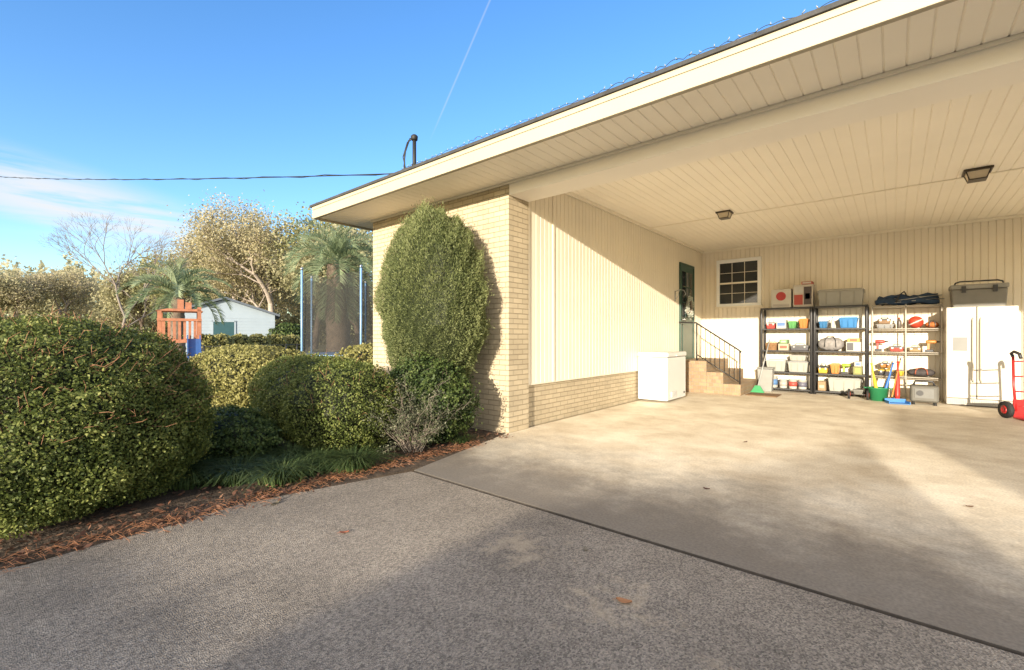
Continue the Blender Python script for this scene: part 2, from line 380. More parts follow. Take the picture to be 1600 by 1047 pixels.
def leaf(px,py,sz,rz,col,label,z=0):
    d=H*F/(py-527); p=W(px,d); mb=MB(); n=9
    vs=[];fs=[]
    for i in range(n):
        t=i/(n-1); w_=math.sin(math.pi*t)**.7*.34*(1-.3*t)
        vs+=[(t-.5,-w_,.12*(2*t-1)**2+.10),(t-.5,0,.03+.06*(2*t-1)**2),(t-.5,w_,.14*(2*t-1)**2+.08)]
    for i in range(n-1):
        a=i*3; fs+=[(a,a+3,a+4,a+1),(a+1,a+4,a+5,a+2)]
    mb.add([(x*sz,y*sz,zz*sz) for x,y,zz in vs],fs,0,True); mb.tube([(-.5*sz,0,.09*sz),(-.75*sz,.04*sz,.02*sz)],.015*sz,4)
    o=mb.build('fallen_leaf',mat('leaf_%d'%px,col,.8,.2,30),loc=(p.x,p.y,z),rz=rz); tag(o,label,'leaf')
leaf(975,940,.075,.3,(.42,.2,.09),'curled tan leaf on the asphalt nearest the camera',-.003)
leaf(538,832,.06,.9,(.4,.14,.07),'reddish leaf lying alone on the sunlit asphalt',-.003)
leaf(1104,764,.05,.1,(.14,.05,.03),'small dark leaf on the shaded concrete slab')
leaf(430,787,.07,1.9,(.12,.1,.06),'dark curled leaf at the left driveway edge',-.003)
leaf(1165,691,.06,1.2,(.12,.06,.04),'brown leaf in the middle of the carport floor')
leaf(1515,792,.05,.5,(.22,.12,.06),'small brown leaf on the right side of the slab')
leaf(915,858,.05,2.2,(.22,.19,.14),'small grey leaf beside the sandy patch on asphalt',-.003)

# ---------------------------------------------------------------- house
HX0,HX1=-6.94,4.6; YF=4.51; YB=12.4; YE=18.5; ZS=3.27; ZC=3.5; EX0,EX1,EY0,EY1=-7.48,5.1,3.72,19.1
house=thing('house','cream brick and vinyl single storey house with open carport','house')
mb=MB(); mb.box(HX0,-3.84,YF,YF+.42,-.1,ZS-.003); mb.box(HX0,HX0+.2,YF+.42,YE,-.1,ZS-.003); mb.box(HX0+.2,HX1,YE-.2,YE,-.1,ZS-.003)
mb.build('brick_wall',M_brick,house,uv=True)
mb=MB(); mb.box(-4.1,-3.9,YF+.42,YB,-.1,.60); mb.build('brick_base_wall',M_brick,house,uv=True)
mb=MB(); mb.box(4.0,4.6,YF,YF+.42,0,3.095); mb.build('brick_column',M_brick,house,uv=True)
mb=MB(); mb.box(-3.9,-3.865,YF+.42,YB,.585,.605); mb.build('siding_ledge',M_siding,house)
mb=MB(); mb.box(-4.09,-3.885,YF+.423,YB,.606,ZC+.1); mb.ribbed((-3.87,YF+.42,.6),(0,1,0),(0,0,1),(1,0,0),YB-YF-.42,ZC-.6,.105,.018,.012)
mb.build('side_siding_wall',M_siding,house)
for b6 in ((-3.869,-3.855,5.54,5.58,.6,ZC),(-3.868,-3.85,YF+.422,YF+.46,.6,ZC)):
    mb=MB(); mb.box(*b6); mb.build('wall_trim',M_siding,house)
mb=MB(); mb.box(-3.9,HX1,YB+.02,YB+.2,-.1,ZC+.1); mb.ribbed((-3.87,YB,0),(1,0,0),(0,0,1),(0,-1,0),HX1+3.87,ZC,.105,.018,.012)
mb.build('back_siding_wall',M_siding,house)
mb=MB(); mb.box(4.5,HX1,YB+.2,YE,-.1,ZS-.003); mb.build('right_wall',M_siding,house)
mb=MB(); mb.box(-3.87,HX1,YF+.42,YB,ZC+.03,ZC+.06); mb.ribbed((-3.865,YF+.42,ZC),(1,0,0),(0,1,0),(0,0,-1),HX1+3.865,YB-YF-.42,.13,.016,.009)
mb.build('carport_ceiling',M_ceil,house)
for b6 in ((-3.86,HX1,8.97,9.02,ZC-.012,ZC-.001),(-3.86,HX1,12.35,12.395,ZC-.05,ZC-.002),(-3.862,-3.82,YF+.43,12.34,ZC-.05,ZC-.002)):
    mb=MB(); mb.box(*b6); mb.build('ceiling_trim',M_white,house)
mb=MB(); mb.box(-3.835,HX1,YF,YF+.41,3.1,ZC+.05); mb.build('carport_beam',M_beam,house,bevel=.006)
mb=MB()
mb.ribbed((EX0+.02,EY0+.015,ZS),(1,0,0),(0,1,0),(0,0,-1),EX1-EX0-.04,YF-EY0-.015,.13,.016,.01)
mb.ribbed((EX0+.02,YF,ZS),(0,1,0),(1,0,0),(0,0,-1),YE-YF,HX0-EX0-.02,.13,.016,.01)
mb.build('soffit',M_ceil,house)
mb=MB(); mb.box(HX0-.03,HX1,YF-.028,YF-.003,ZS-.03,ZS-.002); mb.box(HX0-.028,HX0-.003,YF-.002,YE,ZS-.03,ZS-.002); mb.build('soffit_trim',M_white,house,bevel=.003)
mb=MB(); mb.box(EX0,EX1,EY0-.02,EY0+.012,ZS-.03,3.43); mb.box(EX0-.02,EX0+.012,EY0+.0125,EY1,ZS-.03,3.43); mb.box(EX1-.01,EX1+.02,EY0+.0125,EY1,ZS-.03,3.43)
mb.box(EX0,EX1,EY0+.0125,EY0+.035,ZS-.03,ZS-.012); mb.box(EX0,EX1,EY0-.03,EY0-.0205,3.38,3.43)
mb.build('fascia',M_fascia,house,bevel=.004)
mb=MB(); e=.05; x0,x1,y0,y1=EX0-e,EX1+e,EY0-e,EY1+e; cy=(y0+y1)/2; hh=(y1-y0)/2*.28; hx=(y1-y0)/2
rx0=x0+hx*.8; rx1=x1-hx*.8
if rx0>rx1: rx0=rx1=(x0+x1)/2
mb.add([(x0,y0,3.431),(x1,y0,3.431),(x1,y1,3.431),(x0,y1,3.431),(x0,y0,3.465),(x1,y0,3.465),(x1,y1,3.465),(x0,y1,3.465),(rx0,cy,3.465+hh),(rx1+.01,cy,3.465+hh)],
 [(0,1,5,4),(1,2,6,5),(2,3,7,6),(3,0,4,7),(4,5,9,8),(6,7,8,9),(5,6,9),(7,4,8)])
mb.add([(x0,y0,3.431),(x1,y0,3.431),(x1,EY0+.05,3.431),(x0,EY0+.05,3.431)],[(0,3,2,1)])
mb.build('roof',M_roof,house)
mb=MB(); mb.box(.62,.92,3.95,4.15,ZS-.012,ZS-.001)
for i in range(14): mb.box(.64+i*.02,.65+i*.02,3.97,4.13,ZS-.016,ZS-.0125)
mb.build('soffit_vent',M_white,house)
win=MB(); wx0,wx1,wz0,wz1=-3.50,-2.47,2.03,3.22
for a in ((wx0,wx1,wz1-.09,wz1),(wx0,wx1,wz0,wz0+.07),(wx0,wx0+.08,wz0+.07,wz1-.09),(wx1-.08,wx1,wz0+.07,wz1-.09)): win.box(a[0],a[1],YB-.045,YB-.002,a[2],a[3])
winO=win.build('window',mat('window_white',(.88,.88,.85),.4,.03,3),house,bevel=.004)
mb=MB(); mb.box(wx0+.08,wx1-.08,YB-.02,YB-.006,wz0+.07,wz1-.09); mb.build('pane',M_glass,winO)
mb=MB(); gx0,gx1,gz0,gz1=wx0+.08,wx1-.08,wz0+.07,wz1-.09; zm=(gz0+gz1)/2
mb.box(gx0,gx1,YB-.04,YB-.021,zm-.02,zm+.02)
for i in (1,2): x=gx0+(gx1-gx0)*i/3; mb.box(x-.005,x+.005,YB-.03,YB-.021,gz0,zm-.021); mb.box(x-.005,x+.005,YB-.03,YB-.021,zm+.021,gz1)
for z in ((gz0+zm)/2,(gz1+zm)/2): mb.box(gx0,gx1,YB-.034,YB-.0305,z-.005,z+.005)
mb.build('muntin',M_white,winO)
mb=MB(); mb.box(wx0-.03,wx1+.03,YB-.07,YB-.003,wz0-.035,wz0-.001); mb.build('sill',M_white,winO)
dy0,dy1,dz0,dz1=10.72,11.70,.72,3.02; XW=-3.868
mb=MB(); mb.box(XW,XW+.035,dy0,dy0+.06,dz0,dz1); mb.box(XW,XW+.035,dy1-.06,dy1,dz0,dz1); mb.box(XW,XW+.035,dy0+.061,dy1-.061,dz1-.06,dz1)
door=mb.build('door',M_green,house,bevel=.003)
mb=MB(); mb.box(XW,XW+.02,dy0+.062,dy1-.062,dz0,dz1-.062)
mb.box(XW+.021,XW+.03,dy0+.16,dy1-.16,dz0+.15,dz0+.85); mb.build('door_leaf',M_green,door,bevel=.003)
mb=MB(); mb.box(XW+.021,XW+.026,dy0+.15,dy1-.15,dz0+1.0,dz1-.2); mb.build('door_glass',M_glass,door)
mb=MB()
for i in (1,2): y=dy0+.15+(dy1-dy0-.3)*i/3; mb.box(XW+.0265,XW+.034,y-.01,y+.01,dz0+1.0,dz1-.2)
for i in (1,2): z=dz0+1.0+(dz1-dz0-1.2)*i/3; mb.box(XW+.0345,XW+.038,dy0+.15,dy1-.15,z-.01,z+.01)
mb.build('muntin',M_green,door)
mb=MB(); mb.tube([(XW+.02,dy0+.12,dz0+.95),(XW+.07,dy0+.12,dz0+.95)],.012,8); mb.lathe([(.0,.0),(.028,.01),(.03,.03),(.015,.045)],(XW+.07,dy0+.12,dz0+.95),12,axis='x'); mb.build('door_handle',M_steel,door)
st=thing('brick_steps','tan brick steps rising to the green side door','steps',(0,0,0))
mb=MB(); mb.box(-3.86,-3.2,10.55,12.3,0,.72); mb.build('landing',M_stepbrick,st,uv=True,bevel=.006)
mb=MB(); mb.box(-3.199,-2.85,10.55,12.3,0,.48); mb.build('step',M_stepbrick,st,uv=True,bevel=.006)
mb=MB(); mb.box(-2.849,-2.5,10.55,12.3,0,.24); mb.build('step',M_stepbrick,st,uv=True,bevel=.006)
rl=thing('stair_railing','black iron railing sloping down beside the brick steps','railing',(0,0,0)); yR=10.62
mb=MB(); mb.tube([(-3.83,yR,1.60),(-3.45,yR,1.58),(-2.56,yR,.98),(-2.5,yR,.93)],.018,8); mb.build('handrail',M_blackmetal,rl)
mb=MB(); mb.tube([(-3.43,yR,.86),(-2.56,yR,.30)],.012,6); mb.build('bottom_rail',M_blackmetal,rl)
for x,z0,z1 in ((-3.43,.72,1.58),(-2.53,.24,.96)):
    mb=MB(); mb.tube([(x,yR,z0),(x,yR,z1)],.016,8); mb.build('post',M_blackmetal,rl)
for i in range(8):
    x=-3.34+i*.1; zt=1.58-(x+3.45)*.674; mb=MB(); mb.tube([(x,yR,zt-.70),(x,yR,zt)],.008,6); mb.build('baluster',M_blackmetal,rl)
mb=MB(); mb.box(-2.46,-1.86,10.75,11.3,.002,.016); mb.box(-2.43,-1.89,10.78,11.27,.0165,.02)
o=mb.build('door_mat',mat('mat_brown',(.2,.12,.06),.95,.3,30,.5),bevel=.003); tag(o,'brown door mat on the floor at the foot of the steps','mat')
t=thing('wreath','pale round wreath hanging on the green door','wreath',(XW+.075,11.2,1.98))
mb=MB(); mb.tube([(0,.15*math.cos(a*.3142),.2*math.sin(a*.3142)) for a in range(21)],.03,8); mb.build('ring',mat('wreath_wood',(.3,.25,.2),.9),t)
A=rng.uniform(0,6.28,700); P=np.stack([rng.normal(.02,.02,700),(.17+rng.normal(0,.03,700))*np.cos(A),(.22+rng.normal(0,.03,700))*np.sin(A)],1)
quads_obj('leaves',leafquads(P,np.tile([1.,0,0],(700,1)),.022,.5,.8),np.clip(rng.normal(.7,.2,700),.1,1),leafmat('wreath_leaf',(.15,.2,.12),(.45,.5,.4),(.8,.82,.75)),t)
t=thing('wall_hook','thin metal bracket on the siding wall left of the door','bracket',(-3.86,10.45,2.2))
mb=MB(); mb.tube([(0,0,-.12),(0,0,.12)],.012,6); mb.build('plate',M_steel,t)
mb=MB(); mb.tube([(0,0,.1),(.1,0,.14),(.2,0,.12),(.24,0,.04),(.22,0,0)],.008,6); mb.tube([(0,0,-.08),(.06,0,-.02),(.1,0,.13)],.006,6); mb.build('arm',M_steel,t)

for x,lab,ls in ((-2.33,'bronze ceiling light nearer the house door',.82),(.86,'bronze ceiling light on the right side of the carport',.95)):
    t=thing('ceiling_light',lab,'ceiling light',(x,8.72,ZC-.002),0,'carport ceiling lights'); t.scale=(ls,ls,ls)
    mb=MB(); mb.box(-.15,.15,-.15,.15,-.03,0); mb.build('base',M_bronze,t,bevel=.005)
    mb=MB(); mb.box(-.12,.12,-.12,.12,-.13,-.031); mb.v=[(a*(.72 if c<-.1 else 1),b*(.72 if c<-.1 else 1),c) for a,b,c in mb.v]; mb.build('shade',M_frost,t)
    mb=MB()
    for sx in (-1,1):
        for sy in (-1,1): mb.tube([(.122*sx,.122*sy,-.03),(.088*sx,.088*sy,-.135)],.008,6)
    mb.box(-.095,.095,-.095,.095,-.145,-.132); mb.build('cage',M_bronze,t)

t=thing('service_mast','short black electrical mast with looped cables on the roof edge','mast',(-5.14,4.0,3.5))
mb=MB(); mb.tube([(0,0,-.02),(0,0,.52)],.026,10); mb.build('pipe',M_wire,t)
mb=MB(); mb.lathe([(.03,.5),(.045,.51),(.05,.56),(.03,.58)],(0,0,0),12); mb.build('weatherhead',M_wire,t)
for k in range(3):
    mb=MB(); mb.tube([(-.02*k,0,.54),(-.1-.03*k,0,.56-.02*k),(-.2-.03*k,0,.40-.03*k),(-.24+.03*k,0,.2-.05*k),(-.2+.02*k,.0,.08),(-.12,0,.02+.03*k),(-.02,0,.1+.05*k)],.008,6); mb.build('cable_loop',M_wire,t)
a=Vector((-5.38,4.0,3.60)); b=W(-180,30,12.9)
mb=MB(); pts=[]; pts2=[]
for i in range(80):
    s=i/79; p=a.lerp(b,s); p.z-=4*s*(1-s)*.5; pts.append(p); pts2.append(p+Vector((.0,.014*math.sin(i*2.2),.02*math.cos(i*2.2))))
mb.tube(pts,.009,5); mb.tube(pts2,.006,4)
tag(mb.build('service_cable',M_wire),'black twisted power cable crossing the sky to the roof','cable')
t=thing('utility_pole','tall wooden pole outside the view carrying the service cable','pole',(b.x,b.y,-.1))
mb=MB(); mb.tube([(0,0,0),(0,0,13.5)],[.16,.11],10); mb.build('pole',M_bark,t); mb=MB(); mb.box(-1,1,-.06,.06,12.85,13.0); mb.build('crossarm',M_bark,t)
t=thing('string_lights','string of small clear bulbs clipped along the front roof edge','string lights',(0,0,0))
mb=MB(); pts=[]; n=520; X0s,X1s=-5.0,1.1
def zw(x): return 3.468+.019*abs(math.sin(x/.13*math.pi))*(1+.5*math.sin(x*3.1))+.004*math.sin(x*17)
for i in range(n):
    s=i/(n-1); x=X0s+(X1s-X0s)*s; pts.append((x+.012*math.sin(x*23),EY0-.045+.012*math.sin(x*11),zw(x)))
mb.tube(pts,.0028,4); mb.build('wire',mat('green_wire',(.035,.05,.045),.5),t)
Mb=mat('bulb_plastic',(.26,.30,.33),.15,.05)
for i in range(64):
    x=X0s+.05+i*.095; z=zw(x); lean=.015*math.sin(i*2.3)
    mb=MB(); mb.tube([(x,EY0-.045,z),(x+lean,EY0-.05,z+.009),(x+lean*1.5,EY0-.052,z+.02)],[.004,.005,.002],6); mb.build('bulb',Mb,t)

# ---------------------------------------------------------------- carport contents
def frz():
    t=thing('chest_freezer','white chest freezer standing against the siding wall','freezer',(-3.57,8.95,0))
    mb=MB(); mb.box(-.29,.30,-.5,.5,.04,.86); mb.build('body',M_applw,t,bevel=.02)
    mb=MB(); mb.box(-.295,.315,-.51,.51,.868,.96); mb.build('lid',M_applw,t,bevel=.025)
    mb=MB(); mb.box(.301,.312,-.3,-.05,.1,.2); 
    for i in range(4): mb.box(.3125,.316,-.29,-.06,.115+i*.02,.125+i*.02)
    mb.build('vent_grille',mat('pale_grille',(.6,.6,.58),.5),t)
    mb=MB(); mb.lathe([(.02,0),(.02,.012),(.012,.016)],(.301,.38,.14),12,axis='x'); mb.build('dial',M_black,t)
    mb=MB(); mb.box(.3155,.33,-.09,.09,.88,.905); mb.build('handle',M_applw,t,bevel=.004)
frz()
def fridge():
    x0,x1,yf,z1=.74,1.655,11.62,1.80
    t=thing('refrigerator','off white side by side refrigerator with dispenser near right edge','refrigerator',(0,0,0))
    mb=MB(); mb.box(x0,x1,yf+.07,12.33,.03,z1-.02); mb.build('cabinet',M_appl,t,bevel=.01)
    xm=x0+.40
    mb=MB(); mb.box(x0+.003,xm-.004,yf,yf+.062,.14,z1); d1=mb.build('freezer_door',M_appl,t,bevel=.015)
    mb=MB(); mb.box(xm+.004,x1-.003,yf,yf+.062,.14,z1); d2=mb.build('fridge_door',M_appl,t,bevel=.015)
    for x,d in ((xm-.05,d1),(xm+.05,d2)):
        mb=MB(); mb.tube([(x,yf,.45),(x,yf-.05,.5),(x,yf-.055,1.0),(x,yf-.05,1.55),(x,yf,1.6)],.014,8); mb.build('handle',M_appl,d)
    mb=MB(); mb.box(x0+.07,xm-.1,yf-.012,yf-.001,.98,1.42); di=mb.build('dispenser',M_appl,d1,bevel=.004)
    mb=MB(); mb.box(x0+.09,xm-.12,yf-.016,yf-.0125,1.0,1.25); mb.build('dispenser_recess',mat('grey_recess',(.15,.15,.14),.4),d1)
    mb=MB(); mb.box(x0+.1,xm-.13,yf-.018,yf-.0125,1.30,1.38); mb.build('control_panel',mat('panel_grey',(.4,.4,.38),.4),d1)
    mb=MB(); mb.box(x0+.01,x1-.01,yf+.02,yf+.06,.02,.13)
    for i in range(30): mb.box(x0+.03+i*.029,x0+.045+i*.029,yf+.012,yf+.0195,.035,.115)
    mb.build('toe_grille',pl((.42,.4,.36)),t)
fridge()
def rack(px0,px1,levels,matp,name,label,lip=.03,middle=False,X0=None,X1=None,wire=False):
    x0=XA(px0,11.95) if X0 is None else X0; x1=XA(px1,11.95) if X1 is None else X1
    t=thing(name,label,'shelf rack',(x0,11.95,0)); w=x1-x0; d=.40
    px=[.02,w-.02]+([w/2] if middle else [])
    for x in px:
        for y in (.02,d-.02):
            mb=MB()
            if wire: mb.tube([(x,y,0),(x,y,levels[-1]+.03)],.012,8)
            else: mb.lathe([(.03,0),(.03,levels[-1]-.06),(.024,levels[-1]-.03)],(x,y,0),10)
            mb.build('post',matp,t)
    for z in levels:
        mb=MB()
        if wire:
            for y in (.0,d): mb.tube([(0,y,z),(w,y,z)],.007,6); mb.tube([(0,y,z-.035),(w,y,z-.035)],.005,6)
            for i in range(int(w/.03)): mb.tube([(i*.03+.01,0,z+.004),(i*.03+.01,d,z+.004)],.0025,4,cap=False)
            mb.box(0,w,.02,d-.02,z-.012,z-.006)
        else:
            mb.box(0,w,0,d,z-lip,z)
            for i in range(12): mb.box(w*(i+.15)/12,w*(i+.85)/12,-.004,-.0005,z-lip+.006,z-.006)
        mb.build('shelf',matp,t,bevel=0 if wire else .004)
    return x0,x1
LV=[.08,.46,.95,1.45,1.93]
r1=rack(1188,1269,LV,M_black,'shelf_rack','black plastic five tier rack beside the steps, leftmost of three')
r2=rack(1271,1356,LV,M_black,'shelf_rack','black plastic five tier rack in the middle of three')
r3=rack(1361,1474,[.46,.95,1.42,1.88],mat('white_wire',(.52,.48,.41),.4),'wire_rack','white wire rack between the black racks and refrigerator',middle=True,wire=True)
YI=12.0
def span(px0,px1,Y=YI): a,b=XA(px0,Y),XA(px1,Y); return (a+b)/2,b-a
def tote(label,px0,px1,z,h,col,lid=None,dep=.3,Y=YI,clear=False,name='storage_tote'):
    x,w=span(px0,px1,Y); t=thing(name,label,'storage box',(x,Y+dep/2,z+.001))
    m=M_clear if clear else pl(col)
    mb=MB(); mb.box(-w/2+.01,w/2-.01,-dep/2+.01,dep/2-.01,0,h*.88,taper=.025)
    for i in range(3): mb.box(-w*.3+i*w*.3-.008,-w*.3+i*w*.3+.008,-dep/2+.001,-dep/2+.02,h*.1,h*.8)
    mb.build('body',m,t,bevel=.008)
    mb=MB(); mb.box(-w/2,w/2,-dep/2,dep/2,h*.885,h*.95); mb.box(-w/2+.03,w/2-.03,-dep/2+.03,dep/2-.03,h*.951,h); mb.build('lid',pl(lid or col),t,bevel=.005)
    for s in (-1,1): mb=MB(); mb.box(s*(w/2+.006)-.006,s*(w/2+.006)+.006,-.05,.05,h*.7,h*.86); mb.build('handle',pl(lid or col),t,bevel=.003)
def carton(label,px0,px1,z,h,col,patch,dep=.3,Y=YI,disc=None,rz=0):
    x,w=span(px0,px1,Y); t=thing('carton',label,'box',(x,Y+dep/2,z+.001),rz)
    mb=MB(); mb.box(-w/2,w/2,-dep/2,dep/2,0,h); mb.build('box_body',mat('card_%d'%px0,[c*.8 for c in col],.7,.06,6),t,bevel=.003)
    mb=MB(); mb.box(-w/2-.001,w/2+.001,-.025,.025,h+.0005,h+.002); mb.build('tape',mat('tape',(.5,.4,.25),.3),t)
    for i,(a,b_,c,d_,cc) in enumerate(patch):
        mb=MB(); mb.box(-w/2+w*a,-w/2+w*b_,-dep/2-.0025,-dep/2-.0008,h*c,h*d_); mb.build('printed_panel',pl(cc,.5),t)
    if disc:
        mb=MB(); mb.lathe([(disc[2],-dep/2-.006),(disc[2],-dep/2-.0035)],(-w/2+w*disc[0],0,h*disc[1]),20,axis='y'); mb.build('printed_disc',pl(disc[3],.5),t)
def can(label,px,z,r,h,col,lab=None,Y=12.1,name='paint_can',handle=False):
    x=XA(px,Y); t=thing(name,label,'can' if name=='paint_can' else 'bucket',(x,Y,z+.001))
    mb=MB(); mb.lathe([(r*.92,0),(r*.95,.005),(r,h*.93),(r*1.05,h*.935),(r*1.05,h),(r*.9,h),(r*.88,h-.01)],(0,0,0),20); mb.build('body',pl(col),t)
    if lab: mb=MB(); mb.lathe([(r*.985+.002,h*.25),(r*1.0+.003,h*.75)],(0,0,0),20); mb.build('paper_band',pl(lab,.6),t)
    mb=MB(); mb.tube([(-r*1.06,0,h*.85),(-r*1.02,-r*.5,h*.6),(0,-r*1.15,h*.45),(r*1.02,-r*.5,h*.6),(r*1.06,0,h*.85)],.003,5); mb.build('wire_handle',M_steel,t)
def bottle(label,px,z,r,h,col,cap,Y=12.08):
    x=XA(px,Y); t=thing('bottle',label,'bottle',(x,Y,z+.001))
    mb=MB(); mb.lathe([(r*.9,0),(r,.01),(r,h*.6),(r*.9,h*.68),(r*.35,h*.8),(r*.33,h*.88)],(0,0,0),16); mb.build('body',pl(col),t)
    mb=MB(); mb.lathe([(r*.42,h*.881),(r*.42,h)],(0,0,0),12); mb.build('cap',pl(cap),t)
def toolbox(label,px0,px1,z,h,col,top,dep=.22,Y=12.04):
    x,w=span(px0,px1,Y); t=thing('tool_case',label,'tool box',(x,Y+dep/2,z+.001))
    mb=MB(); mb.box(-w/2,w/2,-dep/2,dep/2,0,h*.55,taper=.012); mb.build('body',pl(col),t,bevel=.01)
    mb=MB(); mb.box(-w/2-.004,w/2+.004,-dep/2-.004,dep/2+.004,h*.56,h*.72); mb.box(-w/2+.03,w/2-.03,-dep/2+.03,dep/2-.03,h*.721,h*.8); mb.build('lid',pl(top),t,bevel=.01)
    mb=MB(); mb.tube([(-w*.25,0,h*.8),(-w*.22,0,h),(w*.22,0,h),(w*.25,0,h*.8)],.009,6); mb.build('handle',pl(top),t)
    for s in (-1,1): mb=MB(); mb.box(s*w*.3-.015,s*w*.3+.015,-dep/2-.012,-dep/2-.0045,h*.4,h*.62); mb.build('latch',M_steel,t)
def duffel(label,px0,px1,z,h,col,strap,Y=12.02,dep=.3):
    x,w=span(px0,px1,Y); t=thing('duffel_bag',label,'bag',(x,Y+dep/2,z+.001))
    mb=MB(); pr=[]
    for i in range(13):
        a=i/12; s=math.sin(math.pi*a)**.3 if 0<a<1 else .25; pr.append((max(.02,s*h/2*(1+.05*math.sin(i*2.1))),-w/2+w*a))
    mb.lathe(pr,(0,0,h/2),16,axis='x'); mb.v=[(a,b*dep/h*1.0,c) for a,b,c in mb.v]; mb.build('body',mat('bag_%d'%px0,[c*.8 for c in col],.9,.2,20,.5,80),t)
    mb=MB()
    for s in (-.22,.22): mb.tube([(w*s,-dep*.52,h*.3),(w*s*.9,-dep*.45,h*.8),(w*s*.5,-dep*.3,h*1.05),(0,-dep*.25,h*1.08)],.009,6)
    mb.build('strap',pl(strap),t)
def basket(label,px0,px1,z,h,col,Y=12.02,dep=.28):
    x,w=span(px0,px1,Y); t=thing('basket',label,'basket',(x,Y+dep/2,z+.001)); m=mat('weave_%d'%px0,col,.9,.3,40,.8,120)
    mb=MB()
    for i in range(6):
        zz=h*(i+.5)/6; q=.9+.1*i/5
        a,b_=w/2*q-.01,dep/2*q-.01
        mb.tube([(-a,-b_,zz),(a,-b_,zz),(a,b_,zz),(-a,b_,zz),(-a,-b_,zz)],h/11,6)
    mb.build('woven_side',m,t)
    mb=MB(); mb.box(-w/2*.88,w/2*.88,-dep/2*.88,dep/2*.88,.0,.012); mb.build('bottom',m,t)
    mb=MB()
    for i in range(5): mb.lathe([(.01,0),(.035,.02),(.04,.05),(.01,.075)],(random.uniform(-w/4,w/4),random.uniform(-dep/5,dep/5),h*.75),10)
    mb.build('filling',pl((.6,.5,.35)),t)
def ball(label,px,z,r,c1,c2,Y=12.1):
    x=XA(px,Y); t=thing('ball',label,'ball',(x,Y,z+.001))
    mb=MB(); mb.lathe([(max(.002,r*math.sin(math.pi*i/14)),r-r*math.cos(math.pi*i/14)) for i in range(15)],(0,0,0),20); mb.build('skin',pl(c1),t)
    mb=MB(); mb.tube([(r*1.003*math.cos(q*.314)*math.cos(.5),r*1.003*math.sin(q*.314),r+r*1.003*math.cos(q*.314)*math.sin(.5)) for q in range(21)],r*.12,5); mb.build('stripe',pl(c2),t)
def drill(label,px,z,col,Y=12.06,s=1):
    x=XA(px,Y); t=thing('power_drill',label,'drill',(x,Y,z+.001))
    mb=MB(); mb.lathe([(.02*s,-.08*s),(.035*s,-.07*s),(.035*s,.05*s),(.022*s,.08*s)],(0,0,.2*s),12,axis='x'); mb.box(-.06*s,-.02*s,-.018*s,.018*s,.05*s,.18*s); mb.build('housing',pl(col),t,bevel=.004)
    mb=MB(); mb.lathe([(.018*s,.08*s),(.014*s,.12*s),(.004*s,.13*s),(.003*s,.18*s)],(0,0,.2*s),10,axis='x'); mb.build('chuck',M_black,t)
    mb=MB(); mb.box(-.09*s,.03*s,-.035*s,.035*s,0,.05*s); mb.build('battery',M_black,t,bevel=.005)
W_=(.58,.56,.50)
carton('white carton with a red round print on top of the leftmost rack',1205,1236,LV[4],.42,(.70,.66,.58),[(.1,.9,.08,.2,(.5,.45,.4))],disc=(.5,.62,.10,(.5,.04,.04)))
carton('appliance carton with red and dark pictures on top of the leftmost rack',1239,1270,LV[4],.50,(.62,.56,.48),[(.06,.5,.1,.55,(.45,.06,.04)),(.55,.94,.1,.9,(.08,.06,.06)),(.06,.5,.62,.92,(.6,.58,.55)),(.62,.86,.35,.6,(.5,.3,.15))])
carton('small flat red carton lying on the appliance carton',1252,1269,LV[4]+.505,.06,(.5,.12,.08),[(.1,.9,.2,.8,(.6,.55,.5))])
tote('large grey tote with closed lid on top of the middle rack',1277,1350,LV[4],.36,(.36,.35,.31),(.42,.40,.36),.36)
toolbox('small red tool box on the second tier of the left rack',1197,1211,LV[3],.2,(.45,.05,.04),(.3,.3,.3))
carton('white carton beside the red tool box',1213,1228,LV[3],.2,W_,[(.1,.9,.3,.7,(.1,.2,.45))])
tote('green box on the second tier of the left rack',1230,1245,LV[3],.17,(.10,.33,.10),(.15,.4,.15))
tote('orange box on the second tier of the left rack',1247,1263,LV[3],.22,(.62,.2,.04),(.68,.28,.08))
tote('small blue bin at the left of the middle rack, second tier',1278,1294,LV[3],.17,(.03,.17,.38),(.6,.62,.65))
bottle('white spray bottle between two blue bins',1301,LV[3],.035,.24,W_,(.1,.3,.6))
tote('wide bright blue bin on the second tier of the middle rack',1310,1341,LV[3],.23,(.03,.20,.48),(.08,.32,.6))
tote('low grey tray on the wire rack, upper tier at left',1368,1398,1.43,.09,(.32,.32,.32),(.4,.38,.34))
toolbox('small brown case standing on the low grey tray',1372,1392,1.525,.14,(.25,.15,.08),(.1,.1,.1))
bottle('dark bottle beside the grey tray on the wire rack',1405,1.43,.04,.22,(.12,.1,.08),(.6,.1,.05))
ball('red and white ball on the upper tier of the wire rack',1431,1.43,.12,(.5,.06,.03),(.7,.65,.6))
duffel('crumpled orange bag beside the ball on the wire rack',1446,1468,1.43,.13,(.55,.18,.05),(.1,.1,.1))
basket('brown woven basket on the middle tier of the left rack',1196,1213,LV[2],.17,(.3,.17,.08))
carton('beige carton beside the woven basket',1216,1232,LV[2],.15,(.5,.43,.31),[(.15,.85,.3,.7,(.35,.1,.06))])
carton('small green carton stacked on the beige carton',1218,1230,LV[2]+.155,.09,(.2,.35,.15),[(.2,.8,.3,.7,(.5,.5,.4))])
toolbox('dark grey tool case on the middle tier of the left rack',1235,1263,LV[2],.16,(.12,.12,.13),(.2,.2,.2))
duffel('grey duffel bag with black straps on the middle rack',1277,1318,LV[2],.30,(.32,.30,.29),(.04,.04,.04))
carton('white and dark carton at the right of the duffel bag',1322,1345,LV[2],.2,(.6,.57,.53),[(.05,.5,.1,.9,(.08,.08,.09))])
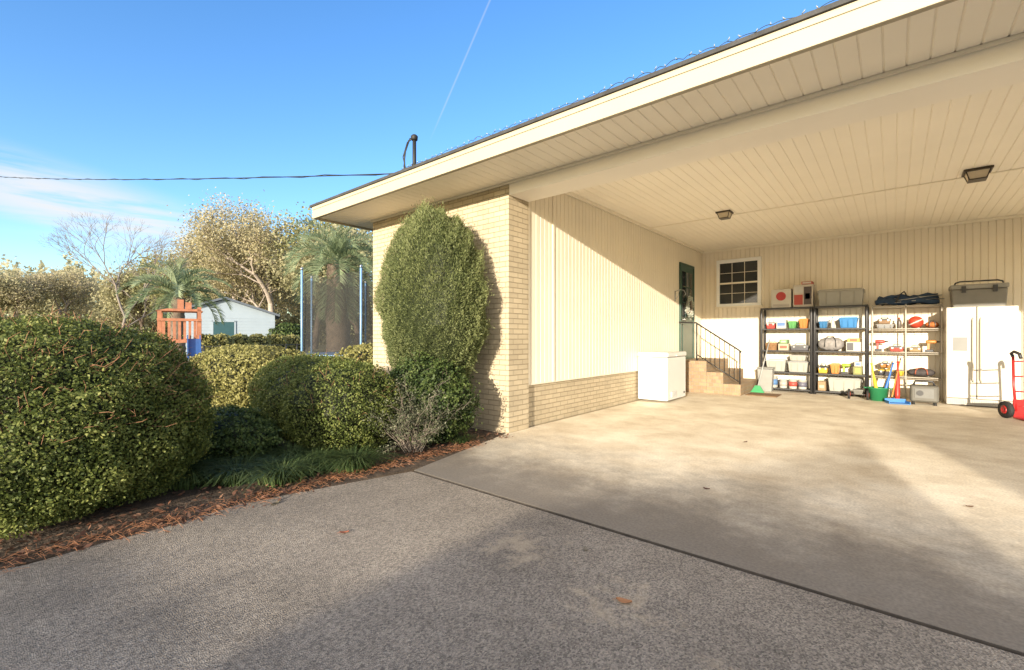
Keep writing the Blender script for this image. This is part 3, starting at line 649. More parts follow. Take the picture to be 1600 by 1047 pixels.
carton('thin yellow carton lying on the white and dark carton',1324,1343,LV[2]+.205,.07,(.6,.45,.12),[(.2,.8,.2,.8,(.3,.1,.05))])
toolbox('flat red tool case on the middle tier of the wire rack',1390,1412,.96,.14,(.45,.07,.05),(.15,.15,.15))
drill('black and red drill at left of the wire rack middle tier',1375,.96,(.4,.05,.04))
toolbox('flat tan tool case under the ball on the wire rack',1420,1440,.96,.12,(.35,.25,.13),(.2,.16,.1))
drill('orange drill at right of the wire rack middle tier',1455,.96,(.6,.22,.05))
tote('clear bin with white lid on the fourth tier of the left rack',1196,1228,LV[1],.27,W_,(.6,.59,.55),.32,clear=True)
tote('clear bin with grey lid at the right of the fourth tier, left rack',1230,1263,LV[1],.25,W_,(.35,.35,.35),.32,clear=True)
tote('shallow clear bin stacked on the grey lidded bin',1232,1260,LV[1]+.255,.13,W_,(.5,.5,.47),.28,clear=True)
toolbox('yellow tool box on the fourth tier of the middle rack',1278,1293,LV[1],.2,(.62,.38,.04),(.05,.05,.05))
tote('orange parts box between the yellow tool box and the green drill',1296,1313,LV[1],.22,(.6,.25,.06),(.65,.35,.12))
drill('large lime green drill on the middle rack',1322,LV[1],(.3,.45,.04),s=.95)
carton('olive carton beside the lime green drill',1333,1347,LV[1],.17,(.25,.26,.1),[(.2,.8,.2,.8,(.5,.42,.08))])
carton('small white carton stacked on the olive carton',1335,1346,LV[1]+.175,.10,(.6,.58,.52),[(.2,.8,.3,.7,(.1,.2,.4))])
toolbox('black tool case on the lower tier of the wire rack',1372,1396,.47,.15,(.05,.05,.06),(.5,.35,.05))
toolbox('small orange case stacked on the black tool case',1375,1391,.47+.16,.12,(.5,.2,.05),(.08,.08,.08))
duffel('dark tool bag on the lower tier of the wire rack',1418,1462,.47,.16,(.08,.07,.07),(.4,.1,.05))
tote('yellow parts box on the lower tier of the wire rack',1399,1414,.47,.12,(.6,.42,.05),(.2,.2,.2))
can('white bucket with blue band on the bottom tier of the left rack',1206,LV[0],.12,.26,W_,(.12,.25,.5),name='bucket')
can('white paint can beside the bucket',1224,LV[0],.08,.2,W_,(.5,.45,.4))
can('white paint can with red band on the bottom tier',1239,LV[0],.085,.21,W_,(.5,.08,.06))
can('white paint can with dark band at the right of the bottom tier',1254,LV[0],.085,.21,W_,(.15,.15,.2))
tote('large clear tote on the bottom tier of the middle rack',1293,1346,LV[0],.30,W_,(.4,.4,.38),.34,clear=True)
carton('brown carton beside the large clear tote',1278,1290,LV[0],.2,(.36,.24,.13),[(.2,.8,.3,.6,(.5,.42,.3))])
t=thing('folded_camp_chairs','bundle of folded dark blue camp chairs on the wire rack','camp chairs',(XA(1368,12.05),12.1,1.90)); w=XA(1480,12.05)-XA(1368,12.05)
for j in range(4):
    mb=MB(); pts=[];rs=[]
    for i in range(14): s=i/13; pts.append((s*w*(.9-.04*j)+.03*j,.07*j-.05+.015*math.sin(i*1.7+j),.06+.05*(j%3)+.02*math.sin(i*.9+j*2))); rs.append(.05+.014*math.sin(i*2.3+j))
    mb.tube(pts,rs,10); mb.build('fabric_roll',mat('navy_fabric',(.025,.05,.10),.9,.3,15,.5,60),t)
for j in range(5): mb=MB(); mb.tube([(.05+.03*j,-.09+.04*j,.03+.03*j),(w*(.85+.03*j),-.08+.03*j,.10+.035*((j*2)%4))],.009,6); mb.build('frame_pole',M_steel,t)
mb=MB(); mb.tube([(w*.3,-.1,.05),(w*.35,-.1,.2),(w*.42,-.02,.27),(w*.45,.05,.2)],.012,6); mb.build('strap',M_black,t)
t=thing('cooler','grey hard cooler with low black handle on top of the refrigerator','cooler',(1.18,11.92,1.785)); 
mb=MB(); mb.box(-.36,.36,-.2,.2,0,.34,taper=.02); mb.build('body',mat('cooler_grey',(.20,.19,.165),.5),t,bevel=.02)
mb=MB(); mb.box(-.375,.375,-.215,.215,.345,.43); mb.build('lid',mat('cooler_lid',(.27,.26,.23),.5),t,bevel=.02)
mb=MB(); mb.tube([(-.32,-.1,.42),(-.30,-.12,.47),(-.24,-.13,.49),(.24,-.13,.49),(.30,-.12,.47),(.32,-.1,.42)],.013,8); mb.build('handle',M_black,t)
for s in (-1,1): mb=MB(); mb.box(s*.2-.03,s*.2+.03,-.235,-.216,.28,.40); mb.build('latch',M_black,t,bevel=.004)
t=thing('generator','small grey portable generator on the floor before the wire rack','generator',(.43,11.42,0))
Mg=mat('gen_grey',(.09,.085,.07),.5)
mb=MB(); mb.box(-.2,.2,-.14,.14,.05,.36); mb.build('housing',Mg,t,bevel=.035)
mb=MB(); mb.tube([(-.15,0,.35),(-.12,0,.43),(.12,0,.43),(.15,0,.35)],.018,8); mb.build('handle',M_black,t)
mb=MB(); mb.box(-.13,.13,-.15,-.141,.13,.3)
for i in range(5): mb.box(-.11,.11,-.155,-.1505,.15+i*.03,.16+i*.03)
mb.build('control_panel',pl((.15,.15,.14)),t)
mb=MB(); mb.lathe([(.05,-.165),(.05,-.1505),(.03,-.156)],(-.06,0,.22),14,axis='y'); mb.build('outlet',M_black,t)
for s in (-1,1):
    for q in (-1,1): mb=MB(); mb.lathe([(.025,0),(.02,.052)],(.15*s,.1*q,0),10); mb.build('rubber_foot',M_rubber,t)
t=thing('garden_tub','green plastic tub on the floor before the middle rack','tub',(XA(1372,11.5),11.55,0))
mb=MB(); mb.lathe([(.13,0),(.17,.24),(.185,.245),(.185,.26),(.165,.26),(.125,.015)],(0,0,0),22); mb.build('body',pl((.03,.24,.10)),t)
for s in (-1,1): mb=MB(); mb.tube([(s*.18,-.05,.24),(s*.22,-.04,.25),(s*.22,.04,.25),(s*.18,.05,.24)],.01,6); mb.build('handle',pl((.03,.24,.10)),t)
def stick(name,label,cat,p0,p1,r0,r1,c,grip):
    p0,p1=Vector(p0),Vector(p1); t=thing(name,label,cat,p0)
    d=p1-p0; mb=MB(); mb.tube([(0,0,0),d*.15,d*.5,d*.75,d*.98,d],[r1*.8,r1,r1*.9,r0,r0,r0*.6],10); mb.build('shaft',pl(c),t)
    mb=MB(); mb.tube([d*1.001,d*1.04],[r0*1.5,r0*1.3],10); mb.build('knob',pl(grip),t)
stick('toy_bat','red plastic toy bat standing upright by the wire rack','toy bat',(XA(1402,11.6),11.72,.02),(XA(1402,11.6)+.01,11.9,.74),.018,.045,(.5,.04,.03),(.5,.03,.03))
stick('toy_bat','yellow toy bat poking out of the green tub','toy bat',(XA(1374,11.5)-.02,11.55,.03),(XA(1366,11.5)-.05,11.75,.70),.014,.035,(.65,.46,.04),(.6,.42,.05))
stick('toy_bat','blue toy bat leaning in the green tub','toy bat',(XA(1376,11.5)+.03,11.55,.03),(XA(1392,11.5)+.03,11.7,.72),.014,.03,(.03,.15,.5),(.03,.12,.4))
stick('umbrella_stick','orange pole leaning between the tub and wire rack','pole',(XA(1386,11.5)+.06,11.65,.0),(XA(1386,11.5)+.2,11.93,.80),.01,.014,(.65,.26,.05),(.1,.1,.1))
t=thing('dustpan','bright blue dustpan lying on the floor beside the tub','dustpan',(XA(1402,11.2),11.25,0),.3)
mb=MB(); mb.box(-.16,.16,-.12,.1,.002,.012); mb.box(-.16,-.15,-.12,.1,.0125,.05); mb.box(.15,.16,-.12,.1,.0125,.05); mb.box(-.16,.16,.101,.115,.002,.08); mb.build('pan',pl((.03,.20,.55)),t)
mb=MB(); mb.tube([(0,.11,.06),(0,.26,.08)],.014,8); mb.build('handle',pl((.03,.20,.55)),t)
t=thing('wheeled_spreader','small black two wheeled garden tool before the middle rack','garden tool',(XA(1341,11.5),11.5,0))
for s in (-1,1):
    mb=MB(); mb.lathe([(.05,-.02),(.1,-.018),(.1,.018),(.05,.02)],(s*.15,0,.1),20,axis='x'); wO=mb.build('wheel',M_rubber,t); mb=MB(); mb.lathe([(.045,-.024),(.045,.024)],(s*.15,0,.1),14,axis='x'); mb.build('hub',pl((.5,.08,.05)),wO)
mb=MB(); mb.tube([(-.15,0,.1),(.15,0,.1)],.01,6); mb.build('axle',M_steel,t)
mb=MB(); mb.box(-.09,.09,-.09,.09,.1,.2,taper=.03); mb.build('hopper',pl((.2,.2,.18)),t,bevel=.01)
t=thing('waste_bin','grey upright waste bin between steps and left rack','bin',(-2.27,11.85,0))
mb=MB(); mb.box(-.16,.16,-.13,.13,0,.52,taper=.03); mb.build('body',pl((.32,.32,.3)),t,bevel=.02)
mb=MB(); mb.box(-.17,.17,-.14,.14,.525,.56); mb.build('rim',pl((.25,.25,.23)),t,bevel=.01)
t=thing('broom','green push broom leaning on the left rack','broom',(-2.36,11.45,0))
mb=MB(); mb.tube([(0,0,.12),(.16,.46,1.2)],.012,8); mb.build('handle',pl((.4,.41,.4)),t)
mb=MB(); mb.add([(-.05,-.02,.16),(.05,-.02,.16),(.05,.02,.16),(-.05,.02,.16),(-.14,-.03,0),(.14,-.03,0),(.14,.03,0),(-.14,.03,0)],[(0,1,2,3),(4,7,6,5),(0,4,5,1),(1,5,6,2),(2,6,7,3),(3,7,4,0)]); mb.build('bristles',pl((.03,.30,.10)),t)
t=thing('hand_truck','red hand truck with black grips at the right frame edge','hand truck',(1.60,10.35,0),R(25))
Mr=mat('red_paint',(.38,.02,.02),.3,.06)
mb=MB()
for s in (-1,1): mb.tube([(s*.19,0,.12),(s*.19,.04,.5),(s*.18,.07,.95)],.017,8)
for z in (.2,.42,.65,.88): mb.tube([(-.19,.0+z*.06,z),(0,-.03+z*.06,z),(.19,z*.06,z)],.012,6)
mb.build('frame',Mr,t)
mb=MB(); mb.box(-.22,.22,-.24,.0,.012,.026); mb.box(-.22,.22,-.002,.012,.026,.3); mb.build('toe_plate',Mr,t)
for s in (-1,1):
    mb=MB(); mb.lathe([(.07,-.03),(.125,-.028),(.13,0),(.125,.028),(.07,.03)],(s*.26,.08,.13),22,axis='x'); wO=mb.build('wheel',M_rubber,t)
    mb=MB(); mb.lathe([(.068,-.033),(.03,-.036),(.03,.036),(.068,.033)],(s*.26,.08,.13),16,axis='x'); mb.build('rim',Mr,wO)
    mb=MB(); mb.tube([(s*.18,.07,.951),(s*.19,.09,1.0),(s*.2,.02,1.03),(s*.2,-.08,1.0),(s*.2,-.11,.93)],.022,8); mb.build('grip',M_black,t)

# ---------------------------------------------------------------- planting
tw_red=mat('red_twig',(.34,.17,.09),.8)
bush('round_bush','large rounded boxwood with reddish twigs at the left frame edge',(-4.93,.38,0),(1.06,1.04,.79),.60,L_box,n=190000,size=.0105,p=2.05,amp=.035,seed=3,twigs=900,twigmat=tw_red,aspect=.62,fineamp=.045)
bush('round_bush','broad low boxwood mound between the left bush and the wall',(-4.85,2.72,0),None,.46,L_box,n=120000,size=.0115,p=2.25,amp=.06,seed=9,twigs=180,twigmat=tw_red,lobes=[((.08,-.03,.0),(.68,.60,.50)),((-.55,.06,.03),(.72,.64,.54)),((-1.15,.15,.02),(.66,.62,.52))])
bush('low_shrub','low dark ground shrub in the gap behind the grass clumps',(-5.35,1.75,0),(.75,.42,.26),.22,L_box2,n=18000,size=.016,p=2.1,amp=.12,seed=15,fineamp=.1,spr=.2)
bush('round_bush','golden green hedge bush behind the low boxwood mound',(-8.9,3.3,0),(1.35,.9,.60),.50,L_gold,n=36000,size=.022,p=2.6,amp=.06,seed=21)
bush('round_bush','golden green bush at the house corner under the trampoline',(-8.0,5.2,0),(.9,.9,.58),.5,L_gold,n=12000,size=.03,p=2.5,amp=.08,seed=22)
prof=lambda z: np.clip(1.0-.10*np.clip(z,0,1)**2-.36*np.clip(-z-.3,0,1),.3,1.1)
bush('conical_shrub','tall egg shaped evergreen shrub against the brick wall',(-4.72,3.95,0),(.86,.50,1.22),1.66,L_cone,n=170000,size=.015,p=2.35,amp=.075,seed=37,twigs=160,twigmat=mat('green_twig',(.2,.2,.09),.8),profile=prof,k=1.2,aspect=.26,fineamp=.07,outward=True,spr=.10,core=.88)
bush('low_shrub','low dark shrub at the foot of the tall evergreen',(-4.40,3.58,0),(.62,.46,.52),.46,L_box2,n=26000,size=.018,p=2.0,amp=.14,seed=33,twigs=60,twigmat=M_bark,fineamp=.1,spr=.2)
def twiggy(label,loc,h,r,seed):
    rnd=random.Random(seed); mb=MB(); tips=[]
    for i in range(56):
        a=rnd.uniform(0,6.28); q=Vector((rnd.gauss(0,.05),rnd.gauss(0,.05),0)); d=Vector((math.cos(a)*r,math.sin(a)*r,h*rnd.uniform(.6,1.3))).normalized(); L=h*rnd.uniform(.5,1)
        pts=[q]
        for k in range(6):
            d=(d+Vector((rnd.gauss(0,.22),rnd.gauss(0,.22),rnd.gauss(0,.15)))).normalized(); q=q+d*L/6; pts.append(q.copy())
            if k>1:
                for _ in range(2):
                    e=(d+Vector((rnd.gauss(0,.7),rnd.gauss(0,.7),rnd.gauss(0,.4)))).normalized(); b_=q+e*rnd.uniform(.05,.14); mb.tube([q,b_],[.0025,.001],4,cap=False); tips.append(b_)
        mb.tube(pts,[.005,.0045,.004,.003,.0025,.002,.0015],5,cap=False); tips.append(pts[-1])
    t=thing('twiggy_shrub',label,'shrub',loc)
    mb.build('branches',mat('grey_twig',(.22,.18,.145),.9),t)
    T=np.array([list(p) for p in tips]); n=7000; ix=rng.integers(0,len(T),n); P=T[ix]+rng.normal(0,.035,(n,3)); P[:,2]=np.maximum(P[:,2],.03)
    quads_obj('leaves',leafquads(P,np.tile([0,0,.4],(n,1)),.013,.5,1),np.clip(rng.normal(.5,.2,n),.1,1),L_grey,t)
twiggy('grey green loose twiggy shrub beside the boxwood mound',(-4.05,3.14,0),.80,.42,5)
def clump(label,loc,r,n,L,seed):
    rnd=np.random.default_rng(seed); qs=[];ti=[]
    for i in range(n):
        a=rnd.uniform(0,6.28); o=np.array([math.cos(a),math.sin(a),0])*r*.45*rnd.random(); l=L*rnd.uniform(.6,1.1); dirn=np.array([math.cos(a+rnd.normal(0,.4)),math.sin(a+rnd.normal(0,.4)),0]); side=np.array([-dirn[1],dirn[0],0])*.005
        p=[o+dirn*l*t*(.2+.65*t)*1.0+np.array([0,0,l*(1.2*t-.9*t*t)]) for t in (0,.25,.5,.75,1)]; tt=rnd.uniform(.15,.95)
        for k in range(4):
            w0=1-k*.2; w1=1-(k+1)*.2
            qs.append([p[k]-side*w0,p[k]+side*w0,p[k+1]+side*w1,p[k+1]-side*w1]); ti.append(tt)
    o=quads_obj('grass_clump',np.array(qs),np.array(ti),L_grass,None,loc); tag(o,label,'ornamental grass','dark strappy grass clumps between the bushes')
for i,(x,y) in enumerate(((-4.08,1.75),(-4.4,1.5),(-4.15,2.1),(-4.85,1.75),(-4.6,2.05),(-5.2,1.4),(-3.95,2.35),(-4.6,1.2))):
    clump(['strappy grass clump nearest the driveway edge','strappy grass clump beside the large left bush','strappy grass clump in front of the boxwood mound','strappy grass clump deep between the bushes','strappy grass clump under the boxwood mound','strappy grass clump hidden behind the left bush','small strappy grass clump at the bed corner','strappy grass clump tucked against the left bush'][i],(x,y,-.01),.4,380,.42,40+i)
clump('strappy grass clump at the foot of the brick wall',(-3.95,3.75,-.01),.2,130,.25,60)
# unseen hedge and building shapes added behind the viewer to throw the long shadows
bush('shadow_hedge','unseen hedge shape added behind the viewer to cast the low shadow','hedge' and (.2,-10,0),(1.45,.6,1.0),.80,L_box2,n=20000,size=.035,p=7,amp=.02,seed=71,core=.97,cat='hedge',fineamp=.02,spr=.05)
def shadow_building(label,x0,x1,zl,zr,y0=-12.5,y1=-10.0):
    t=thing('shadow_building',label,'shed',((x0+x1)/2,(y0+y1)/2,-.05)); hx=(x1-x0)/2; hy=(y1-y0)/2; Mo_=mat('shadow_building_boards',(.5,.46,.38),.7,.1,3)
    mb=MB(); a=hx-.08; b=hy-.08
    mb.add([(-a,-b,0),(a,-b,0),(a,b,0),(-a,b,0),(-a,-b,zl-.08),(a,-b,zr-.08),(a,b,zr-.08),(-a,b,zl-.08)],[(0,1,5,4),(1,2,6,5),(2,3,7,6),(3,0,4,7)]); mb.build('wall',Mo_,t)
    mb=MB(); mb.add([(-hx,-hy,zl-.07),(hx,-hy,zr-.07),(hx,hy,zr-.07),(-hx,hy,zl-.07),(-hx,-hy,zl),(hx,-hy,zr),(hx,hy,zr),(-hx,hy,zl)],[(0,3,2,1),(4,5,6,7),(0,1,5,4),(1,2,6,5),(2,3,7,6),(3,0,4,7)]); mb.build('roof',M_roof,t)
    mb=MB(); mb.box(-.45,.45,b,b+.04,.05,min(zl,zr)-.25); mb.build('door',M_green,t)
shadow_building('unseen shed shape with rising roof added behind the viewer to cast a shadow',1.5,4.45,2.25,3.0)
shadow_building('unseen flat roofed building shape added behind the viewer to shade the right',5.65,10.8,3.62,3.62)

# ---------------------------------------------------------------- far left scene
tc=W(568,12.2); t=thing('trampoline','round trampoline with blue poles and black safety net','trampoline',tc)
RT=1.55; MbL=mat('blue_pole',(.20,.36,.58),.4); 
Mnet=mat('black_net',(.03,.03,.027),.9,alpha=.5)
ring=[(RT*math.cos(a*.2618),RT*math.sin(a*.2618),.8) for a in range(25)]
mb=MB(); mb.tube(ring,.03,8); mb.build('frame',M_steel,t)
mb=MB(); mb.lathe([(RT*.8,.79),(RT*.8,.80)],(0,0,0),30); mb.build('jumping_mat',M_black,t)
mb=MB(); mb.lathe([(RT*.8,.805),(RT*1.03,.83),(RT*1.03,.80),(RT*.8,.80)],(0,0,0),30); mb.build('edge_pad',MbL,t)
az=math.atan2(-tc.y,-tc.x)
for k in range(6):
    a=az+R(-2)+k*math.pi/3; x,y=RT*math.cos(a),RT*math.sin(a)
    mb=MB(); mb.tube([(x*1.04,y*1.04,0),(x*1.04,y*1.04,2.88)],.026,8); p=mb.build('pole',MbL,t)
    mb=MB(); mb.lathe([(.035,2.881),(.03,2.93),(.01,2.95)],(x*1.04,y*1.04,0),8); mb.build('pole_cap',M_steel,p)
mb=MB(); n=48
vs=[]
for z,q in ((.82,1),(1.6,.98),(2.4,.97),(2.8,.98)):
    for i in range(n):
        a=az+R(-2)+2*math.pi*i/n; sg=(1-abs(math.cos((a-az-R(-2))*3))); zz=z-(.18*sg if z>2.7 else 0)
        vs.append((RT*q*math.cos(a)*(1-.07*sg),RT*q*math.sin(a)*(1-.07*sg),zz))
mb.add(vs,[(j*n+i,j*n+(i+1)%n,(j+1)*n+(i+1)%n,(j+1)*n+i) for j in range(3) for i in range(n)],0,True); mb.build('safety_net',Mnet,t)
sc=W(352,30); t=thing('garden_shed','pale blue grey gabled shed with a dark teal door far left','shed',sc,R(40)+R(28))
Mw=mat('shed_paint',(.27,.33,.39),.6,.04,2)
mb=MB(); w,l,e,pk=2.9,6,2.75,3.75
mb.add([(-w,0,0),(w,0,0),(w,0,e),(0,0,pk),(-w,0,e),(-w,l,0),(w,l,0),(w,l,e),(0,l,pk),(-w,l,e)],[(0,1,2,3,4),(6,5,9,8,7),(1,6,7,2),(5,0,4,9)]); 
for i in range(13): mb.box(-w,w,-.018,-.002,.1+i*.2,.115+i*.2)
mb.build('wall',Mw,t)
mb=MB(); o_=.3
for s in (-1,1):
    sl=(pk-e)/w; mb.add([(0,-o_,pk+.02),(s*(w+.3),-o_,e-.3*sl+.02),(s*(w+.3),l+o_,e-.3*sl+.02),(0,l+o_,pk+.02),(0,-o_,pk+.16),(s*(w+.3),-o_,e-.3*sl+.16),(s*(w+.3),l+o_,e-.3*sl+.16),(0,l+o_,pk+.16)],[(0,1,2,3),(4,5,6,7),(0,1,5,4),(1,2,6,5),(2,3,7,6)])
mb.build('roof',mat('shed_roof',(.09,.11,.14),.7),t)
mb=MB(); mb.box(-.65,.5,-.06,-.02,.05,2.25); dd=mb.build('door',mat('teal_paint',(.012,.06,.075),.5),t)
mb=MB(); mb.box(-.75,-.66,-.06,-.02,.05,2.35); mb.box(.51,.6,-.06,-.02,.05,2.35); mb.box(-.75,.6,-.06,-.02,2.26,2.35); mb.build('door_frame',Mw,dd)
pc=W(281,14.5); t=thing('play_tower','orange stained wooden play tower with a blue slide','playset',pc,R(40)+R(36))
Mo=mat('orange_wood',(.40,.16,.085),.7,.2,8,.3)
for x in (-.5,.5):
    for y in (-.5,.5):
        mb=MB(); mb.box(x-.05,x+.05,y-.05,y+.05,0,2.05 if x<0 else 2.2); mb.build('post',Mo,t)
mb=MB(); mb.box(-.44,.44,-.44,.44,1.15,1.2); mb.build('deck',Mo,t)
mb=MB()
for i in range(7): mb.box(-.43+i*.13,-.36+i*.13,-.56,-.53,1.1,1.75)
mb.box(-.56,.56,-.60,-.565,1.75,1.83); mb.box(-.56,.56,-.60,-.565,1.08,1.18); mb.build('slat_panel',Mo,t)
mb=MB(); mb.add([(-.6,-.55,2.06),(.6,-.55,2.06),(.6,.55,2.06),(-.6,.55,2.06),(-.3,-.55,2.13),(.5,-.55,2.13),(.5,.55,2.13),(-.3,.55,2.13)],[(0,3,2,1),(4,5,6,7),(0,1,5,4),(1,2,6,5),(2,3,7,6),(3,0,4,7)])
mb.box(-.06,.10,-.5,-.42,2.135,2.42); mb.box(.14,.30,-.5,-.42,2.135,2.34); mb.build('roof_frame',Mo,t)
mb=MB()
for i in range(7): mb.box(.53,.56,-.43+i*.12,-.35+i*.12,1.1,1.75)
mb.build('side_slats',Mo,t)
mb=MB(); mb.add([(.2,-.6,1.2),(.5,-.6,1.2),(.5,-2.0,.15),(.2,-2.0,.15),(.2,-.6,1.14),(.5,-.6,1.14),(.5,-2.0,.09),(.2,-2.0,.09)],[(0,3,2,1),(4,5,6,7),(0,4,7,3),(1,2,6,5),(2,3,7,6),(0,1,5,4)])
for x in (.18,.5): mb.add([(x,-.6,1.32),(x+.03,-.6,1.32),(x+.03,-2,.25),(x,-2,.25),(x,-.6,1.14),(x+.03,-.6,1.14),(x+.03,-2,.09),(x,-2,.09)],[(0,1,2,3),(4,7,6,5),(0,3,7,4),(1,5,6,2),(2,6,7,3),(0,4,5,1)])
mb.build('slide',pl((.05,.13,.34)),t)
for i,(px,d,r) in enumerate(((345,21,.55),(374,22,.6),(402,23,.62),(430,24,.6),(455,25,.62),(320,19.5,.5))):
    p=W(px,d); bush('garden_bush',['round golden bush left of the shed door','round golden bush below the shed roof edge','round golden bush below the shed corner','round golden bush right of the shed','round golden bush beside the trampoline','round golden bush beside the play tower'][i],(p.x,p.y,0),(r,r,.66),.72,L_gold if i%2 else leafmat('gold2',(.12,.12,.04),(.30,.28,.10),(.45,.42,.18)),n=2500,size=.06,p=2.2,amp=.05,seed=80+i,group=None)
bush('garden_bush','dark evergreen bush behind the golden bushes',W(450,32),(1.6,1.4,1.1),1.1,L_box2,n=3500,size=.1,p=2.2,amp=.08,seed=95)
t=thing('wire_fence','low dark metal fence behind the golden hedge','fence',(0,0,0))
A=W(318,13.0); B=W(480,17)
for i in range(9):
    p=A.lerp(B,i/8); mb=MB(); mb.tube([(p.x,p.y,0),(p.x,p.y,1.02)],.025,6); mb.build('post',M_blackmetal,t)
mb=MB()
for z in (.3,.6,.98): mb.tube([(A.x,A.y,z),(B.x,B.y,z)],.012,5)
mb.build('rail',M_blackmetal,t)
def palm(label,loc,trunk_h,fl,n,seed,skirt=False,low=115,rad=.26,curl=7.5,ws=.015,ls=.27):
    rnd=np.random.default_rng(seed); t=thing('palm_tree',label,'palm tree',loc)
    mb=MB(); pts=[];rs=[]
    for i in range(24): pts.append((.05*math.sin(i*.3),0,-.1+trunk_h*i/23)); rs.append(rad*(1-.12*i/23)*(1+.09*(i%2)))
    mb.tube(pts,rs,12); mb.build('trunk',M_bark,t)
    qs=[];ti=[]
    for i in range(n):
        a=i*2.399; el=R(84)-(i/n)*R(low)+rnd.normal(0,.08); L=fl*rnd.uniform(.85,1.1); 
        if skirt and i>n*.8: el=R(-60)
        d=np.array([math.cos(a),math.sin(a),0]); p=np.array([0,0,trunk_h]); K=16; ptsf=[p.copy()]; e=el; dirs=[]
        for k in range(K):
            v=d*math.cos(e)+np.array([0,0,math.sin(e)]); dirs.append(v); p=p+v*L/K; ptsf.append(p.copy()); e-=R((curl*(.5+k/K)) if e>-1.2 else 1)
        side=np.array([-d[1],d[0],0]); tt=np.clip(.7-.4*i/n+rnd.normal(0,.14),.15,1)
        for k in range(K):
            v=dirs[k]; up=np.cross(side,v); up=up if up[2]>0 else -up
            w_=.025*(1-k/K)+.006
            qs.append([ptsf[k]-side*w_,ptsf[k]+side*w_,ptsf[k+1]+side*w_*.8,ptsf[k+1]-side*w_*.8]); ti.append(min(1,tt+.2))
            if k<2: continue
            for j in range(3):
                b0=ptsf[k]+v*L/K*j/3; ll=fl*ls*math.sin(math.pi*(k+1)/(K+1.5))**.6
                for s in (-1,1):
                    ld=side*s*.55+v*.7+up*.45+rnd.normal(0,.1,3); ld/=np.linalg.norm(ld)
                    m1=b0+ld*ll*.55; m2=b0+ld*ll-np.array([0,0,ll*.15]); ww=v*ws
                    qs.append([b0-ww,b0+ww,m1+ww,m1-ww]); qs.append([m1-ww,m1+ww,m2+ww*.2,m2-ww*.2]); tv=np.clip(tt+rnd.normal(0,.1),.11,1); ti+=[tv,tv]
    quads_obj('crown',np.array(qs),np.array(ti),L_palm,t)
palm('grey green pindo palm behind the play tower',W(278,18.5),2.95,2.15,28,3,low=88,curl=7.0,ls=.19,ws=.018)
palm('taller shaggy palm rising behind the trampoline',W(528,18),4.2,2.3,44,8,True,low=120,rad=.45)
tree('bare_tree','leafless brown grey tree left of the pindo palm',W(186,34),10.8,L_win,9,bark=mat('pale_bark',(.22,.185,.16),.9),leaf_n=0,leaf=.06,depth=7,spread=.36,rad=.12,trunk_h=.24,sig=.03)
specs=[(430,52,16.0,L_win,11,'pale olive tan tree, tallest behind the shed'),(365,56,14.5,L_win,12,'pale olive tan tree at the left shoulder of the tallest'),(490,50,14.6,L_oliv,13,'olive green tree behind the trampoline'),
(20,62,10.6,L_win,14,'pale tan tree at the far left edge'),(100,66,11.0,L_win,15,'pale tan tree above the large left bush'),(225,62,10.4,L_for,17,'brownish tree behind the pindo palm'),
(-60,60,11,L_for,18,'brownish tree cut by the left frame edge'),(320,60,12,L_oliv,19,'olive tree behind the shed roof'),(560,48,12,L_for,20,'brownish tree beside the house corner'),(270,62,10,L_oliv,25,'olive tree between palm and shed'),(620,55,12,L_oliv,26,'olive tree mostly hidden behind the house'),(400,60,13.5,L_for,27,'broad brownish tree filling between the tan trees')]
for px,d,h,m,sd,lab in specs:
    wn=m is L_win
    tree('background_tree',lab,W(px,d),h,m,sd,bark=M_barkg if wn else M_bark,leaf_n=(26000 if h>14 else 11000) if wn else 11000,leaf=.11 if wn else .17,depth=6 if wn else 5,spread=.62,trunk_h=.2,group='trees beyond the yard',sig=.05 if wn else .07)
N=90000; px=rng.uniform(-700,760,N); d=rng.uniform(76,98,N); u=(px-800)/F
X=d*(-S40+u*C40); Y=d*(C40+u*S40); top=12.2+1.5*np.sin(px*.021)+1.1*np.sin(px*.057+1)+.8*np.sin(px*.13)+.6*np.sin(px*.31)
Z=top*rng.random(N)**.75*(1+rng.normal(0,.04,N))
P=np.stack([X,Y,Z],1); V=leafquads(P,np.tile([.3,-.6,.5],(N,1)),.33,.7,.9)
o=quads_obj('distant_woods',V,np.clip(.5+.2*np.sin(px*.09)+.12*np.sin(px*.23)+rng.normal(0,.16,N)+(Z/top-.6)*.5,.1,1),L_for); o['kind']='stuff'; tag(o,'hazy brown green woods along the horizon','woods')

# ---------------------------------------------------------------- light
SL=.175
v=Vector((-.28,1,-SL)); el=math.atan2(SL,math.hypot(.28,1))
s=bpy.data.lights.new('sun','SUN'); s.energy=9; s.angle=R(.5); s.color=(1,.88,.70); so=bpy.data.objects.new('sun',s); C.objects.link(so); so.rotation_euler=v.to_track_quat('-Z','Y').to_euler(); so.location=(5,-10,12)
w=bpy.data.worlds.new('World'); scene.world=w; w.use_nodes=True; nt=w.node_tree; L=nt.links; bg=nt.nodes['Background']
sky=nn(nt,'ShaderNodeTexSky'); sky.sky_type='NISHITA'; sky.sun_disc=False; sky.sun_elevation=el; sky.sun_rotation=math.atan2(.28,-1); sky.altitude=0; sky.air_density=1.0; sky.dust_density=.5; sky.ozone_density=1.5
bg.inputs['Strength'].default_value=.42
tcn=nn(nt,'ShaderNodeTexCoord')
fw=Vector((-S40,C40,0)); rt=Vector((C40,S40,0))
def dirv(px,py): return (fw+rt*((px-800)/F)+Vector((0,0,(527-py)/F))).normalized()
def dot(vec):
    n=nn(nt,'ShaderNodeVectorMath',operation='DOT_PRODUCT'); L.new(tcn.outputs['Generated'],n.inputs[0]); n.inputs[1].default_value=vec; return n.outputs['Value']
